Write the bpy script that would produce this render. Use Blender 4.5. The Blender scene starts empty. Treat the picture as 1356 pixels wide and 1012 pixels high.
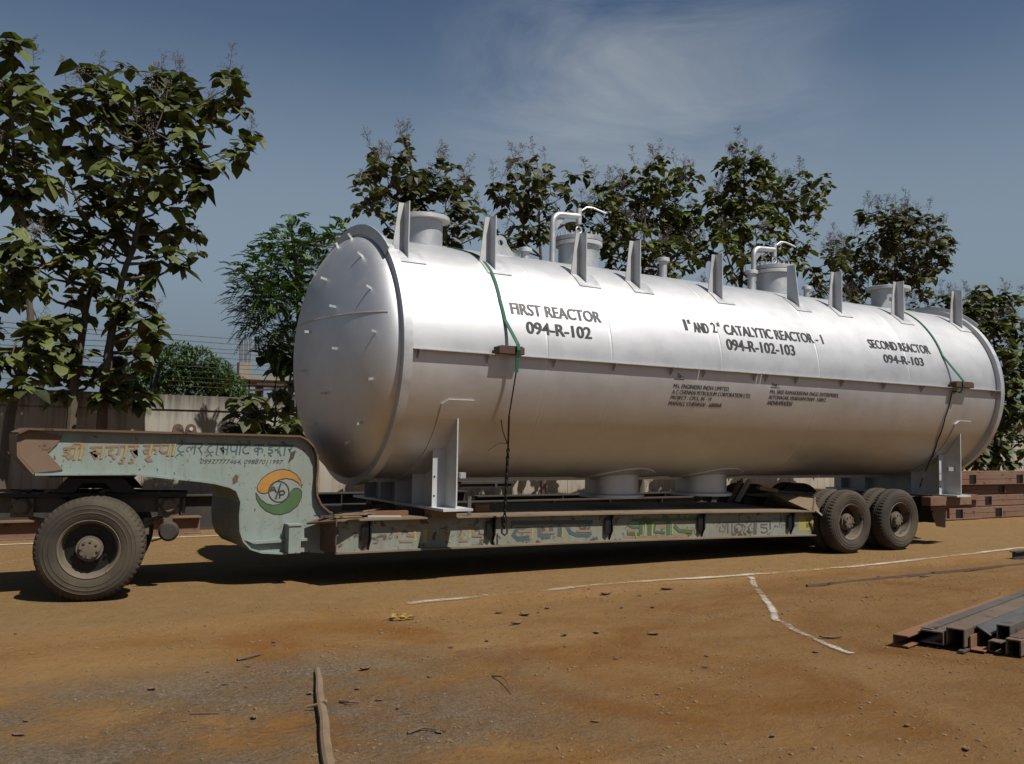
import bpy, bmesh, math, random
from mathutils import Vector, Matrix, noise
random.seed(7)
sc = bpy.context.scene
COL = sc.collection
R_ = math.radians

# ------------------------------------------------------------------ camera
F, CX, CY = 1230.0, 672.0, 504.0            # focal length / principal point in photo pixels
CAM = Vector((0, -10.1, 1.72))
AX = Vector((2028, 114, F)).normalized()     # world x seen by the camera (right, down, forward)
AZ = Vector((351, -19500, F)); AZ = (AZ - AX*AZ.dot(AX)).normalized()
AY = AZ.cross(AX)
cd = bpy.data.cameras.new('camera'); co = bpy.data.objects.new('camera', cd); COL.objects.link(co)
co.matrix_world = Matrix(((AX.x, -AX.y, -AX.z, CAM.x), (AY.x, -AY.y, -AY.z, CAM.y), (AZ.x, -AZ.y, -AZ.z, CAM.z), (0, 0, 0, 1)))
cd.sensor_width = 36; cd.lens = F/1356*36; cd.shift_x = 6/1356; cd.shift_y = -2/1356
cd.clip_start = .05; cd.clip_end = 3000
sc.camera = co

def ray(u, v):
    c = Vector((u-CX, v-CY, F)); return Vector((c.dot(AX), c.dot(AY), c.dot(AZ)))
# ------------------------------------------------------------------ light
SUN = Vector((.21, -.62, 1)).normalized()
w = bpy.data.worlds.new('World'); sc.world = w; w.use_nodes = True
wt = w.node_tree; wn = wt.nodes; wl = wt.links
bg = wn['Background']
sky = wn.new('ShaderNodeTexSky'); sky.sky_type = 'NISHITA'; sky.sun_disc = False
sky.sun_elevation = math.asin(SUN.z); sky.sun_rotation = math.atan2(SUN.x, SUN.y)
sky.air_density = 1.0; sky.dust_density = .5; sky.ozone_density = 3.0
bg.inputs['Strength'].default_value = .049
tc = wn.new('ShaderNodeTexCoord')
mp = wn.new('ShaderNodeMapping'); mp.inputs['Scale'].default_value = (1.6, 1.6, 5.0); mp.inputs['Rotation'].default_value = (.25, .2, .5)
wl.new(tc.outputs['Generated'], mp.inputs['Vector'])
nz = wn.new('ShaderNodeTexNoise'); nz.inputs['Scale'].default_value = 1.9; nz.inputs['Detail'].default_value = 9; nz.inputs['Roughness'].default_value = .62; nz.inputs['Distortion'].default_value = .6
wl.new(mp.outputs[0], nz.inputs['Vector'])
cr = wn.new('ShaderNodeMapRange'); cr.inputs['From Min'].default_value = .42; cr.inputs['From Max'].default_value = .86; cr.inputs['To Max'].default_value = .5
pass; wl.new(nz.outputs['Fac'], cr.inputs['Value'])
mx = wn.new('ShaderNodeMixRGB'); mx.inputs['Color2'].default_value = (6.8, 7.3, 7.8, 1)
d0 = ray(850, 165).normalized()      # the wispy cloud bank above the middle of the vessel
dt = wn.new('ShaderNodeVectorMath'); dt.operation = 'DOT_PRODUCT'; wl.new(tc.outputs['Generated'], dt.inputs[0]); dt.inputs[1].default_value = d0
b0 = wn.new('ShaderNodeMapRange'); b0.interpolation_type = 'SMOOTHSTEP'
for k_, v_ in zip(('From Min', 'From Max', 'To Min', 'To Max'), (.968, .999, .14, 1.75)): b0.inputs[k_].default_value = v_
wl.new(dt.outputs['Value'], b0.inputs['Value'])
mm = wn.new('ShaderNodeMath'); mm.operation = 'MULTIPLY'; wl.new(cr.outputs[0], mm.inputs[0]); wl.new(b0.outputs[0], mm.inputs[1])
wl.new(mm.outputs[0], mx.inputs['Fac']); wl.new(sky.outputs[0], mx.inputs['Color1']); 
sx_ = wn.new('ShaderNodeSeparateXYZ'); wl.new(tc.outputs['Generated'], sx_.inputs[0])      # dusty air low over the horizon
last = mx.outputs[0]
for z0, z1, f1, colr in ((.44, .20, .80, (4.05, 5.15, 6.25)), (.19, .05, .88, (2.85, 3.6, 4.25))):
    mr = wn.new('ShaderNodeMapRange'); mr.interpolation_type = 'SMOOTHSTEP'
    for k_, v_ in zip(('From Min', 'From Max', 'To Min', 'To Max'), (z0, z1, 0, f1)): mr.inputs[k_].default_value = v_
    wl.new(sx_.outputs[2], mr.inputs['Value']); mh = wn.new('ShaderNodeMixRGB'); mh.inputs['Color2'].default_value = (*colr, 1)
    wl.new(mr.outputs[0], mh.inputs['Fac']); wl.new(last, mh.inputs['Color1']); last = mh.outputs[0]
wl.new(last, bg.inputs['Color'])
sl = bpy.data.lights.new('sun', 'SUN'); sl.energy = 5.0; sl.angle = R_(.5); sl.color = (1, .955, .885)
so = bpy.data.objects.new('sun', sl); COL.objects.link(so); so.location = (0, 0, 30)
so.rotation_euler = (-SUN).to_track_quat('-Z', 'Y').to_euler()
vs = sc.view_settings
sc.display_settings.display_device = 'sRGB'
vs.view_transform = 'Standard'; vs.look = 'None'; vs.gamma = 1; vs.use_curve_mapping = False
vs.exposure = .25

# ------------------------------------------------------------------ helpers
def at(u, v, y):
    d = ray(u, v); return CAM + d*((y-CAM.y)/d.y)
def atz(u, v, z=0.0):
    d = ray(u, v); return CAM + d*((z-CAM.z)/d.z)
YC, ZC, RT = 1.05, 2.73, 1.54                # the vessel's axis and radius
def cyl(u, v, r=RT):
    d = ray(u, v); a = d.y**2+d.z**2; oy = CAM.y-YC; oz = CAM.z-ZC
    b = oy*d.y+oz*d.z; c = oy*oy+oz*oz-r*r; D = max(0, b*b-a*c)
    p = CAM + d*((-b-math.sqrt(D))/a)
    return p.x, math.degrees(math.atan2(p.z-ZC, YC-p.y))
def cp(x, th, r=RT):
    t = R_(th); return Vector((x, YC-r*math.cos(t), ZC+r*math.sin(t)))
def perp(d):
    a = Vector((0, 0, 1)) if abs(d.z) < .9 else Vector((1, 0, 0))
    u = d.cross(a).normalized(); return u, d.cross(u).normalized()

class MB:
    def __init__(s): s.v = []; s.f = []; s.m = []; s.c = None
    def add(s, vs, fs, mi=0):
        o = len(s.v); s.v += [tuple(p) for p in vs]; s.f += [tuple(i+o for i in f) for f in fs]; s.m += [mi]*len(fs); return s
    def hexa(s, p, mi=0):                     # 8 corners: 4 below, 4 above, same order
        return s.add(p, [(3, 2, 1, 0), (4, 5, 6, 7), (0, 1, 5, 4), (1, 2, 6, 5), (2, 3, 7, 6), (3, 0, 4, 7)], mi)
    def box(s, a, b, mi=0):
        x0, y0, z0 = a; x1, y1, z1 = b
        return s.hexa([(x0, y0, z0), (x1, y0, z0), (x1, y1, z0), (x0, y1, z0), (x0, y0, z1), (x1, y0, z1), (x1, y1, z1), (x0, y1, z1)], mi)
    def obox(s, c, ux, uy, uz, sx, sy, sz, mi=0):
        c = Vector(c); p = []
        for k in (-1, 1):
            for i, j in ((-1, -1), (1, -1), (1, 1), (-1, 1)): p.append(c+ux*(i*sx/2)+uy*(j*sy/2)+uz*(k*sz/2))
        return s.hexa(p, mi)
    def beam(s, a, b, wd, ht, up=Vector((0, 0, 1)), mi=0):
        a = Vector(a); b = Vector(b); d = (b-a); L = d.length; d.normalize(); sd = d.cross(up).normalized(); u2 = sd.cross(d)
        return s.obox((a+b)/2, d, sd, u2, L, wd, ht, mi)
    def tube(s, pts, r, n=8, cap=True, mi=0):
        pts = [Vector(p) for p in pts]; k = len(pts); rr = r if isinstance(r, (list, tuple)) else [r]*k
        vs = []; fs = []; u = None
        for i, p in enumerate(pts):
            d = (pts[min(i+1, k-1)]-pts[max(i-1, 0)])
            d = d.normalized() if d.length > 1e-9 else Vector((0, 0, 1))
            if u is None: u, vv = perp(d)
            else:
                u = (u-d*u.dot(d)); u = u.normalized() if u.length > 1e-6 else perp(d)[0]; vv = d.cross(u)
            for j in range(n):
                a = 2*math.pi*j/n; vs.append(p+(u*math.cos(a)+vv*math.sin(a))*rr[i])
        for i in range(k-1):
            for j in range(n):
                q = (j+1) % n; fs.append((i*n+j, i*n+q, (i+1)*n+q, (i+1)*n+j))
        if cap: fs.append(tuple(range(n-1, -1, -1))); fs.append(tuple((k-1)*n+j for j in range(n)))
        return s.add(vs, fs, mi)
    def lathe(s, prof, org, ax, n=48, mi=0, closed=False, a0=0, a1=360, mod=None):
        ax = Vector(ax).normalized(); u, vv = perp(ax); org = Vector(org); k = len(prof); vs = []; fs = []
        full = abs(a1-a0) > 359; na = n if full else n+1
        for j in range(na):
            a = R_(a0+(a1-a0)*j/n)
            dr = u*math.cos(a)+vv*math.sin(a)
            for i, (h, r) in enumerate(prof): vs.append(org+ax*h+dr*(r+(mod(i, j) if mod else 0)))
        for j in range(n):
            q = (j+1) % na if full else j+1
            for i in range(k if closed else k-1):
                t = (i+1) % k; fs.append((j*k+i, j*k+t, q*k+t, q*k+i))
        return s.add(vs, fs, mi)
    def prism(s, poly, off, mi=0):            # closed 3D outline pushed by a vector
        n = len(poly); off = Vector(off); p = [Vector(q) for q in poly]
        return s.add(p+[q+off for q in p], [tuple(range(n-1, -1, -1)), tuple(range(n, 2*n))]+[(i, (i+1) % n, (i+1) % n+n, i+n) for i in range(n)], mi)
    def strip(s, pts, wd, nrm, th=.002, mi=0):  # painted stroke: a flat ribbon with a little body
        pts = [Vector(p) for p in pts]; nrm = Vector(nrm); L = []; Rr = []
        for i, p in enumerate(pts):
            d = (pts[min(i+1, len(pts)-1)]-pts[max(i-1, 0)]).normalized(); sd = nrm.cross(d).normalized()*(wd/2); L.append(p+sd); Rr.append(p-sd)
        return s.prism(L+Rr[::-1], nrm*th, mi)
    def build(s, name, mats, parent=None, smooth=False, bevel=0, angle=35):
        me = bpy.data.meshes.new(name); me.from_pydata(s.v, [], s.f)
        bm = bmesh.new(); bm.from_mesh(me); bmesh.ops.recalc_face_normals(bm, faces=bm.faces)
        bm.to_mesh(me); bm.free()
        if not isinstance(mats, (list, tuple)): mats = [mats]
        for q in mats: me.materials.append(q)
        if any(s.m): me.polygons.foreach_set('material_index', s.m)
        if s.c:
            at_ = me.attributes.new('tint', 'FLOAT_COLOR', 'POINT'); at_.data.foreach_set('color', [x for c in s.c for x in c])
        o = bpy.data.objects.new(name, me); COL.objects.link(o)
        if smooth:
            me.polygons.foreach_set('use_smooth', [True]*len(me.polygons))
            try: me.set_sharp_from_angle(angle=R_(angle))
            except Exception: pass
        if bevel:
            b = o.modifiers.new('bevel', 'BEVEL'); b.width = bevel; b.segments = 2; b.limit_method = 'ANGLE'; b.angle_limit = R_(40)
        if parent:
            o.parent = parent; o.location = -wloc(parent)
        return o
def wloc(o):
    p = Vector((0, 0, 0))
    while o: p += o.location; o = o.parent
    return p
def tag(o, label=None, cat=None, group=None, kind=None):
    if label: o['label'] = label
    if cat: o['category'] = cat
    if group: o['group'] = group
    if kind: o['kind'] = kind
    return o
def empty(name, loc, label, cat, group=None):
    o = bpy.data.objects.new(name, None); COL.objects.link(o); o.location = loc; o.empty_display_size = .2
    return tag(o, label, cat, group)
def kids(o): return [c for c in bpy.data.objects if c.parent == o]
def copy_tree(o, parent=None):
    c = o.copy(); COL.objects.link(c)
    if parent: c.parent = parent
    for ch in kids(o): copy_tree(ch, c)
    return c

# ------------------------------------------------------------------ materials
class M:
    def __init__(s, name):
        s.mt = bpy.data.materials.new(name); s.mt.use_nodes = True; s.t = s.mt.node_tree; s.b = s.t.nodes['Principled BSDF']
        s.tc = s.t.nodes.new('ShaderNodeTexCoord')
    def link(s, a, b): s.t.links.new(a, b)
    def map(s, scale=(1, 1, 1), rot=(0, 0, 0)):
        m = s.t.nodes.new('ShaderNodeMapping'); m.inputs['Scale'].default_value = scale; m.inputs['Rotation'].default_value = rot; s.link(s.tc.outputs['Object'], m.inputs[0]); return m.outputs[0]
    def noise(s, scale, detail=6, rough=.6, vec=None, dist=0):
        n = s.t.nodes.new('ShaderNodeTexNoise'); n.inputs['Scale'].default_value = scale; n.inputs['Detail'].default_value = detail; n.inputs['Roughness'].default_value = rough; n.inputs['Distortion'].default_value = dist
        s.link(vec or s.tc.outputs['Object'], n.inputs['Vector']); return n.outputs['Fac']
    def voro(s, scale, vec=None, out='Distance'):
        n = s.t.nodes.new('ShaderNodeTexVoronoi'); n.inputs['Scale'].default_value = scale; s.link(vec or s.tc.outputs['Object'], n.inputs['Vector']); return n.outputs[out]
    def rng(s, v, a, b, c=0, d=1):
        n = s.t.nodes.new('ShaderNodeMapRange'); s.link(v, n.inputs['Value'])
        for k, x in zip(('From Min', 'From Max', 'To Min', 'To Max'), (a, b, c, d)): n.inputs[k].default_value = x
        return n.outputs[0]
    def math(s, op, a, b=None):
        n = s.t.nodes.new('ShaderNodeMath'); n.operation = op
        for i, x in enumerate((a, b)):
            if x is None: continue
            if isinstance(x, (int, float)): n.inputs[i].default_value = x
            else: s.link(x, n.inputs[i])
        return n.outputs[0]
    def mix(s, f, a, b, mode='MIX'):
        n = s.t.nodes.new('ShaderNodeMixRGB'); n.blend_type = mode
        for i, x in enumerate((f, a, b)):
            if isinstance(x, (int, float)): n.inputs[i].default_value = x
            elif isinstance(x, tuple): n.inputs[i].default_value = (*x, 1) if len(x) == 3 else x
            else: s.link(x, n.inputs[i])
        return n.outputs[0]
    def sep(s):
        n = s.t.nodes.new('ShaderNodeSeparateXYZ'); s.link(s.tc.outputs['Object'], n.inputs[0]); return n.outputs
    def col(s, c):
        if isinstance(c, tuple): s.b.inputs['Base Color'].default_value = (*c, 1)
        else: s.link(c, s.b.inputs['Base Color'])
        return s
    def set(s, rough=None, metal=None, spec=None):
        for k, x in (('Roughness', rough), ('Metallic', metal), ('Specular IOR Level', spec)):
            if x is None: continue
            if isinstance(x, (int, float)): s.b.inputs[k].default_value = x
            else: s.link(x, s.b.inputs[k])
        return s
    def bump(s, h, strength=.3, dist=.01):
        n = s.t.nodes.new('ShaderNodeBump'); n.inputs['Strength'].default_value = strength; n.inputs['Distance'].default_value = dist; s.link(h, n.inputs['Height']); s.link(n.outputs[0], s.b.inputs['Normal']); return s

def worn(name, c1, c2, rough=.7, metal=0, sc1=3, rust=None, rl=.6, dust=None, bs=.25, spec=.4, rsc=5, k=.56, streak=None):
    c1, c2, rust, dust = [tuple(x*k for x in q) if q else q for q in (c1, c2, rust, dust)]
    m = M(name); n1 = m.noise(sc1, 8, .65); n2 = m.noise(rsc, 10, .7, dist=.4)
    c = m.mix(m.rng(n1, .3, .7), c1, c2)
    if dust: c = m.mix(m.rng(m.noise(1.3, 8, .7), .38, .72, 0, .75), c, dust)
    if streak:
        c = m.mix(m.rng(m.noise(5, 9, .75, m.map((2.2, 2.2, .22))), .52, .72, 0, .6), c, tuple(x*k for x in streak))
    f = None
    if rust:
        f = m.rng(n2, rl, rl+.05); c = m.mix(f, c, m.mix(m.noise(30, 4), rust, tuple(x*.5 for x in rust)))
    m.col(c).set(rough=m.rng(n1, .3, .7, rough-.08, rough+.1), metal=metal, spec=spec)
    m.bump(m.noise(60, 6, .7), bs, .004)
    return m.mt
MT = {}
# aluminium paint
m = M('aluminium_paint'); n1 = m.noise(.9, 7, .6); n2 = m.noise(5, 8, .7, m.map((.25, 1, 1)))
c = m.mix(m.rng(n1, .3, .72), (.49, .495, .50), (.57, .57, .57))
c = m.mix(m.rng(n2, .5, .85, 0, .35), c, (.35, .335, .31))
c = m.mix(m.rng(m.noise(1.7, 9, .75, m.map((2.6, .35, .35))), .56, .78, 0, .30), c, (.36, .33, .28))
c = m.mix(m.rng(m.noise(14, 8, .8, m.map((.5, 1, 1))), .66, .74, 0, .35), c, (.30, .29, .27))
m.col(c).set(rough=m.rng(m.noise(2.2, 8, .65), .3, .7, .52, .60), metal=.96)
m.bump(m.math('ADD', m.math('MULTIPLY', m.noise(.8, 2, .4), 1.0), m.math('MULTIPLY', m.noise(90, 4, .6), .05)), .12, .010); MT['silver'] = m.mt
MT['silver2'] = worn('aluminium_paint_fittings', (.54, .55, .56), (.66, .67, .68), .5, .75, 4, bs=.1, k=.78)
MT['primer'] = worn('pale_grey_paint', (.60, .62, .63), (.72, .73, .73), .5, .4, 3, bs=.1, k=.74)
MT['black'] = worn('black_sign_paint', (.032, .032, .034), (.075, .075, .078), .5, 0, 9, bs=.05, spec=.5)
MT['blackfade_glare'] = worn('faded_glare_black_paint', (.08, .08, .082), (.17, .17, .17), .5, 0, 30, bs=.05, spec=.5)
MT['paint'] = worn('pale_green_truck_paint', (.30, .40, .37), (.38, .46, .42), .62, 0, 2, rust=(.10, .065, .042), rl=.60, dust=(.31, .30, .235), bs=.2, rsc=19, streak=(.20, .175, .125))
MT['beam'] = worn('weathered_beam_paint', (.27, .32, .28), (.36, .37, .31), .7, 0, 3, rust=(.15, .11, .07), rl=.545, dust=(.27, .225, .14), bs=.3, rsc=7, streak=(.21, .16, .09))
MT['rust'] = worn('rusty_steel', (.13, .07, .045), (.20, .12, .08), .8, .1, 4, rust=(.07, .035, .022), rl=.58, dust=(.2, .145, .09), bs=.4)
MT['orust'] = worn('orange_rust', (.25, .115, .055), (.29, .15, .08), .85, 0, 5, rust=(.12, .055, .03), rl=.6, bs=.4)
MT['chevron'] = worn('dull_rust_paint', (.235, .14, .09), (.275, .175, .12), .85, 0, 6, rust=(.14, .08, .05), rl=.6, dust=(.26, .2, .14), bs=.3)
MT['oxide'] = worn('red_oxide_primer', (.21, .10, .06), (.28, .145, .09), .75, 0, 2.5, rust=(.10, .06, .04), rl=.58, dust=(.27, .19, .12), bs=.2)
MT['deck'] = worn('dusty_deck_plate', (.20, .145, .09), (.30, .22, .14), .85, 0, 2, rust=(.10, .06, .035), rl=.6, bs=.45)
MT['dark'] = worn('dusty_dark_steel', (.035, .032, .03), (.07, .062, .052), .75, .1, 3, rust=(.05, .03, .02), rl=.62, dust=(.12, .095, .065), bs=.3)
MT['chassis'] = worn('dusty_brown_chassis', (.10, .085, .065), (.17, .145, .11), .85, 0, 4, rust=(.05, .04, .03), rl=.6, bs=.35)
MT['grease'] = worn('greasy_black_steel', (.008, .008, .008), (.02, .018, .016), .45, .1, 6, bs=.3)
MT['tyre'] = worn('dusty_tyre_rubber', (.045, .039, .031), (.08, .068, .052), .85, 0, 4, dust=(.16, .125, .083), bs=.25, spec=.25)
MT['rim'] = worn('dusty_wheel_rim', (.15, .12, .085), (.24, .19, .135), .8, 0, 5, rust=(.05, .035, .025), rl=.58, bs=.3)
MT['wood'] = worn('weathered_wood', (.22, .145, .085), (.32, .225, .14), .85, 0, 6, bs=.5)
MT['redwood'] = worn('dark_red_brown_timber', (.085, .04, .03), (.14, .07, .05), .8, 0, 8, bs=.4)
MT['greyst'] = worn('grey_mill_steel', (.20, .18, .16), (.27, .24, .21), .5, .5, 2, rust=(.17, .10, .06), rl=.55, dust=(.2, .155, .11), bs=.2)
MT['bluest'] = worn('blue_grey_mill_steel', (.12, .118, .118), (.17, .162, .155), .5, .4, 2, rust=(.12, .085, .06), rl=.64, bs=.2)
MT['brownst'] = worn('brown_mill_steel', (.20, .145, .105), (.28, .20, .145), .62, .3, 2, rust=(.13, .075, .045), rl=.58, bs=.25)
MT['green'] = worn('green_webbing', (.01, .11, .062), (.02, .17, .10), .7, 0, 30, bs=.5)
MT['rope'] = worn('dark_wire_rope', (.02, .016, .013), (.05, .04, .03), .7, .3, 30, bs=.5)
MT['white'] = worn('off_white_paint', (.62, .60, .54), (.74, .72, .66), .6, 0, 4, bs=.15)
MT['yellow'] = worn('faded_yellow_sign_paint', (.42, .35, .07), (.48, .42, .16), .7, 0, 8, bs=.1)
MT['orange'] = worn('faded_orange_sign_paint', (.33, .19, .10), (.38, .26, .17), .7, 0, 8, bs=.1)
MT['brightor'] = worn('orange_emblem_paint', (.52, .21, .05), (.58, .32, .06), .65, 0, 7, rust=(.1, .06, .03), rl=.66, bs=.1, rsc=16)
MT['teal'] = worn('faded_teal_sign_paint', (.06, .115, .125), (.11, .16, .16), .7, 0, 6, bs=.1)
MT['sgreen'] = worn('green_sign_paint', (.07, .15, .055), (.10, .19, .075), .7, 0, 6, rust=(.16, .15, .09), rl=.62, bs=.1)
MT['ghost'] = worn('worn_out_letter_paint', (.33, .25, .16), (.38, .31, .21), .75, 0, 5, bs=.1)
MT['bark'] = worn('teak_bark', (.11, .085, .06), (.19, .15, .11), .9, 0, 7, bs=.8)
# wall: streaked plaster, dark under the coping
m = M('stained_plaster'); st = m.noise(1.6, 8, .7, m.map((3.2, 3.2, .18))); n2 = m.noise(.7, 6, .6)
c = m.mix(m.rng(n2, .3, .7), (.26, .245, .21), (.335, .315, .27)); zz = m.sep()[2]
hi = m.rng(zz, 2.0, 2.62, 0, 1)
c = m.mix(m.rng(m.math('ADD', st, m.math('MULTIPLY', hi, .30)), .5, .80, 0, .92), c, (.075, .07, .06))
c = m.mix(m.rng(m.math('SUBTRACT', st, m.math('MULTIPLY', zz, .2)), .3, .55, 0, .7), c, (.24, .17, .11))
m.col(c).set(rough=.9, spec=.2); m.bump(m.noise(25, 6, .7), .3, .01); MT['wall'] = m.mt
MT['concrete'] = worn('raw_concrete', (.30, .27, .22), (.40, .36, .29), .9, 0, 1, bs=.2)
def leafmat(name, c1, c2, c3, rough=.55):
    m = M(name); a = m.t.nodes.new('ShaderNodeAttribute'); a.attribute_name = 'tint'
    s = m.t.nodes.new('ShaderNodeSeparateColor'); m.link(a.outputs['Color'], s.inputs[0])
    c = m.mix(s.outputs[0], c1, c2); c = m.mix(m.rng(s.outputs[1], .93, .96), c, c3)
    c = m.mix(m.rng(m.noise(9, 4), .5, .8, 0, .4), c, tuple(x*.55 for x in c1))
    m.col(c).set(rough=rough, spec=.35)
    tr = m.t.nodes.new('ShaderNodeBsdfTranslucent'); m.link(m.mix(1, c, (1.0, 1.15, .5), 'MULTIPLY'), tr.inputs[0])
    ms = m.t.nodes.new('ShaderNodeMixShader'); ms.inputs[0].default_value = .22; out = m.t.nodes['Material Output']
    m.link(m.b.outputs[0], ms.inputs[1]); m.link(tr.outputs[0], ms.inputs[2]); m.link(ms.outputs[0], out.inputs[0]); return m.mt
MT['teak'] = leafmat('teak_leaf', (.027, .034, .011), (.120, .142, .040), (.24, .17, .035))
MT['teakdry'] = leafmat('dusty_teak_leaf', (.032, .035, .016), (.108, .118, .050), (.15, .12, .045))
MT['neem'] = leafmat('neem_leaf', (.024, .058, .009), (.080, .145, .025), (.13, .15, .03))
MT['fartree'] = leafmat('far_tree_leaf', (.030, .065, .014), (.075, .135, .030), (.09, .10, .03))
MT['panicle'] = worn('dry_flower_spray', (.12, .095, .075), (.20, .165, .135), .9, 0, 8, bs=0)
MT['pebble'] = worn('brown_pebble', (.17, .13, .085), (.30, .24, .165), .9, 0, 3, bs=.2)
MT['drygrass'] = worn('dry_grass', (.22, .19, .07), (.34, .28, .13), .9, 0, 8, bs=0)
MT['clod'] = worn('brown_soil_clod', (.20, .125, .055), (.30, .20, .10), .95, 0, 3, bs=.3)
MT['dryleaf'] = worn('dry_fallen_leaf', (.16, .095, .05), (.26, .17, .10), .85, 0, 9, bs=.3)
MT['yleaf'] = worn('yellow_fallen_leaf', (.45, .30, .03), (.55, .38, .06), .75, 0, 9, bs=.2)
# ground
m = M('dry_earth'); x, y, z = m.sep()
nA = m.noise(.5, 9, .68, m.map((.7, 1.5, 1)), dist=.7); nB = m.noise(3.2, 10, .7); nC = m.noise(22, 8, .75); nD = m.noise(110, 6, .75)
c = m.mix(m.rng(nA, .36, .64), (.20, .104, .033), (.275, .162, .064))
c = m.mix(m.rng(nB, .45, .75, 0, .6), c, (.26, .157, .072))
c = m.mix(m.math('MULTIPLY', m.rng(m.noise(.45, 5, .6, m.map((1, 1, 1), (0, 0, .6)), 1.2), .5, .66), m.rng(y, -1.4, -2.4, 0, 1)), c, (.195, .088, .022))
road = m.math('MULTIPLY', m.rng(m.math('ADD', y, m.math('MULTIPLY', nB, .7)), -1.05, -.55), m.rng(y, 8.5, 7.5))
c = m.mix(m.math('MULTIPLY', road, .8), c, m.mix(m.rng(nB, .3, .7), (.188, .115, .047), (.228, .146, .066)))
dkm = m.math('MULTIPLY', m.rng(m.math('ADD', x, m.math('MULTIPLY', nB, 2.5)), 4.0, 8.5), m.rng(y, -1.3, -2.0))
c = m.mix(m.math('MULTIPLY', dkm, .8), c, m.mix(1, c, (.72, .70, .72), 'MULTIPLY'))   # lens vignetting on the right, painted into the soil colour
# grey gravel patches in the near left
gm = m.math('MULTIPLY', m.rng(m.math('ADD', m.noise(.8, 7, .65), m.math('MULTIPLY', nC, .25)), .52, .68), m.math('MULTIPLY', m.rng(y, -2.7, -3.5), m.rng(x, 4.3, 2.6)))
vg = m.voro(70, out='Color'); sg = m.t.nodes.new('ShaderNodeSeparateColor'); m.link(vg, sg.inputs[0])
gcol = m.mix(m.rng(sg.outputs[0], .1, .9), (.085, .072, .054), (.20, .17, .13))
c = m.mix(m.math('MULTIPLY', gm, .75), c, gcol)
c = m.mix(m.rng(m.noise(9, 9, .8), .54, .70, 0, .5), c, (.085, .05, .024))
c = m.mix(m.rng(nC, .56, .70, 0, .65), c, (.075, .043, .02))
c = m.mix(m.rng(m.noise(40, 6, .8), .36, .24, 0, .6), c, (.24, .165, .09))
c = m.mix(m.rng(nD, .66, .74, 0, .6), c, (.06, .042, .024))
c = m.mix(m.rng(nD, .33, .27, 0, .5), c, (.21, .155, .10))
# tyre tracks
wv = m.t.nodes.new('ShaderNodeTexWave'); wv.inputs['Scale'].default_value = 9; wv.inputs['Distortion'].default_value = 2.2; wv.inputs['Detail'].default_value = 3
m.link(m.map((1, 1, 1), (0, 0, .95)), wv.inputs['Vector'])
trk = m.math('MULTIPLY', m.rng(m.noise(.7, 3, .5, m.map((.5, 2.2, 1), (0, 0, .5))), .54, .62), m.math('MULTIPLY', m.rng(y, -1.4, -1.9), m.rng(x, 5.0, 6.2)))
hb = m.math('ADD', m.math('ADD', m.math('MULTIPLY', nB, 1.4), m.math('MULTIPLY', nC, .8)), m.math('ADD', m.math('MULTIPLY', nD, .35), m.math('MULTIPLY', m.math('MULTIPLY', wv.outputs['Fac'], trk), .0)))
hb = m.math('ADD', hb, m.math('MULTIPLY', m.math('MULTIPLY', sg.outputs[1], gm), .5))
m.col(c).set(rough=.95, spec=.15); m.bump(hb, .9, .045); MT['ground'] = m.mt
# chalk: broken powder line
m = M('chalk_powder'); m.col((.45, .42, .36)).set(rough=.95, spec=.1)
a = m.t.nodes.new('ShaderNodeAttribute'); a.attribute_name = 'tint'; s_ = m.t.nodes.new('ShaderNodeSeparateColor'); m.link(a.outputs['Color'], s_.inputs[0])
al = m.math('ADD', m.math('ADD', m.math('MULTIPLY', m.noise(28, 9, .8), 1.5), m.math('MULTIPLY', m.noise(3.5, 4, .6), 1.3)), m.math('SUBTRACT', m.math('MULTIPLY', s_.outputs[0], .9), 1.68))
m.link(m.rng(al, .10, .75, 0, .80), m.b.inputs['Alpha']); MT['chalk'] = m.mt

# ------------------------------------------------------------------ ground
def hgt(x, y):
    if y > 1.5 or y < -14: return 0.0
    a = min(1, max(0, (-.9-y)/1.0)); b = .25+.75*a
    p = Vector((x, y, 0))
    rt = 0
    for r0_ in (5.4, 7.3):                      # shallow curved wheel ruts
        q = math.hypot(x-13.5, y+.2)-r0_; 
        if abs(q) < .3: rt -= .013*math.exp(-(q/.11)**2)*(1+.35*math.sin(38*math.atan2(y+.2, x-13.5)*r0_/2)); rt += .008*math.exp(-((abs(q)-.19)/.05)**2)
    return a*rt+b*(.016*noise.noise(p*.8)+.012*noise.noise(p*2.3+Vector((3, 1, 0)))+.006*noise.noise(p*7.1)) - .004*b
def axis(lo, hi, st, far):
    a = [lo-.6, lo-1.6, lo-3.5, lo-8, lo-18, lo-45, lo-120, -far][::-1]; k = lo
    while k <= hi: a.append(k); k += st
    return a+[hi+.6, hi+1.6, hi+3.5, hi+8, hi+18, hi+45, hi+120, far]
gx = axis(-4, 16, .06, 900); gy = axis(-8.5, .8, .06, 900)
gb = MB(); nx = len(gx)
gb.v = [(x, y, hgt(x, y)) for y in gy for x in gx]
gb.f = [(j*nx+i, j*nx+i+1, (j+1)*nx+i+1, (j+1)*nx+i) for j in range(len(gy)-1) for i in range(nx-1)]; gb.m = [0]*len(gb.f)
tag(gb.build('ground', MT['ground'], smooth=True, angle=180), kind='structure')

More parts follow.
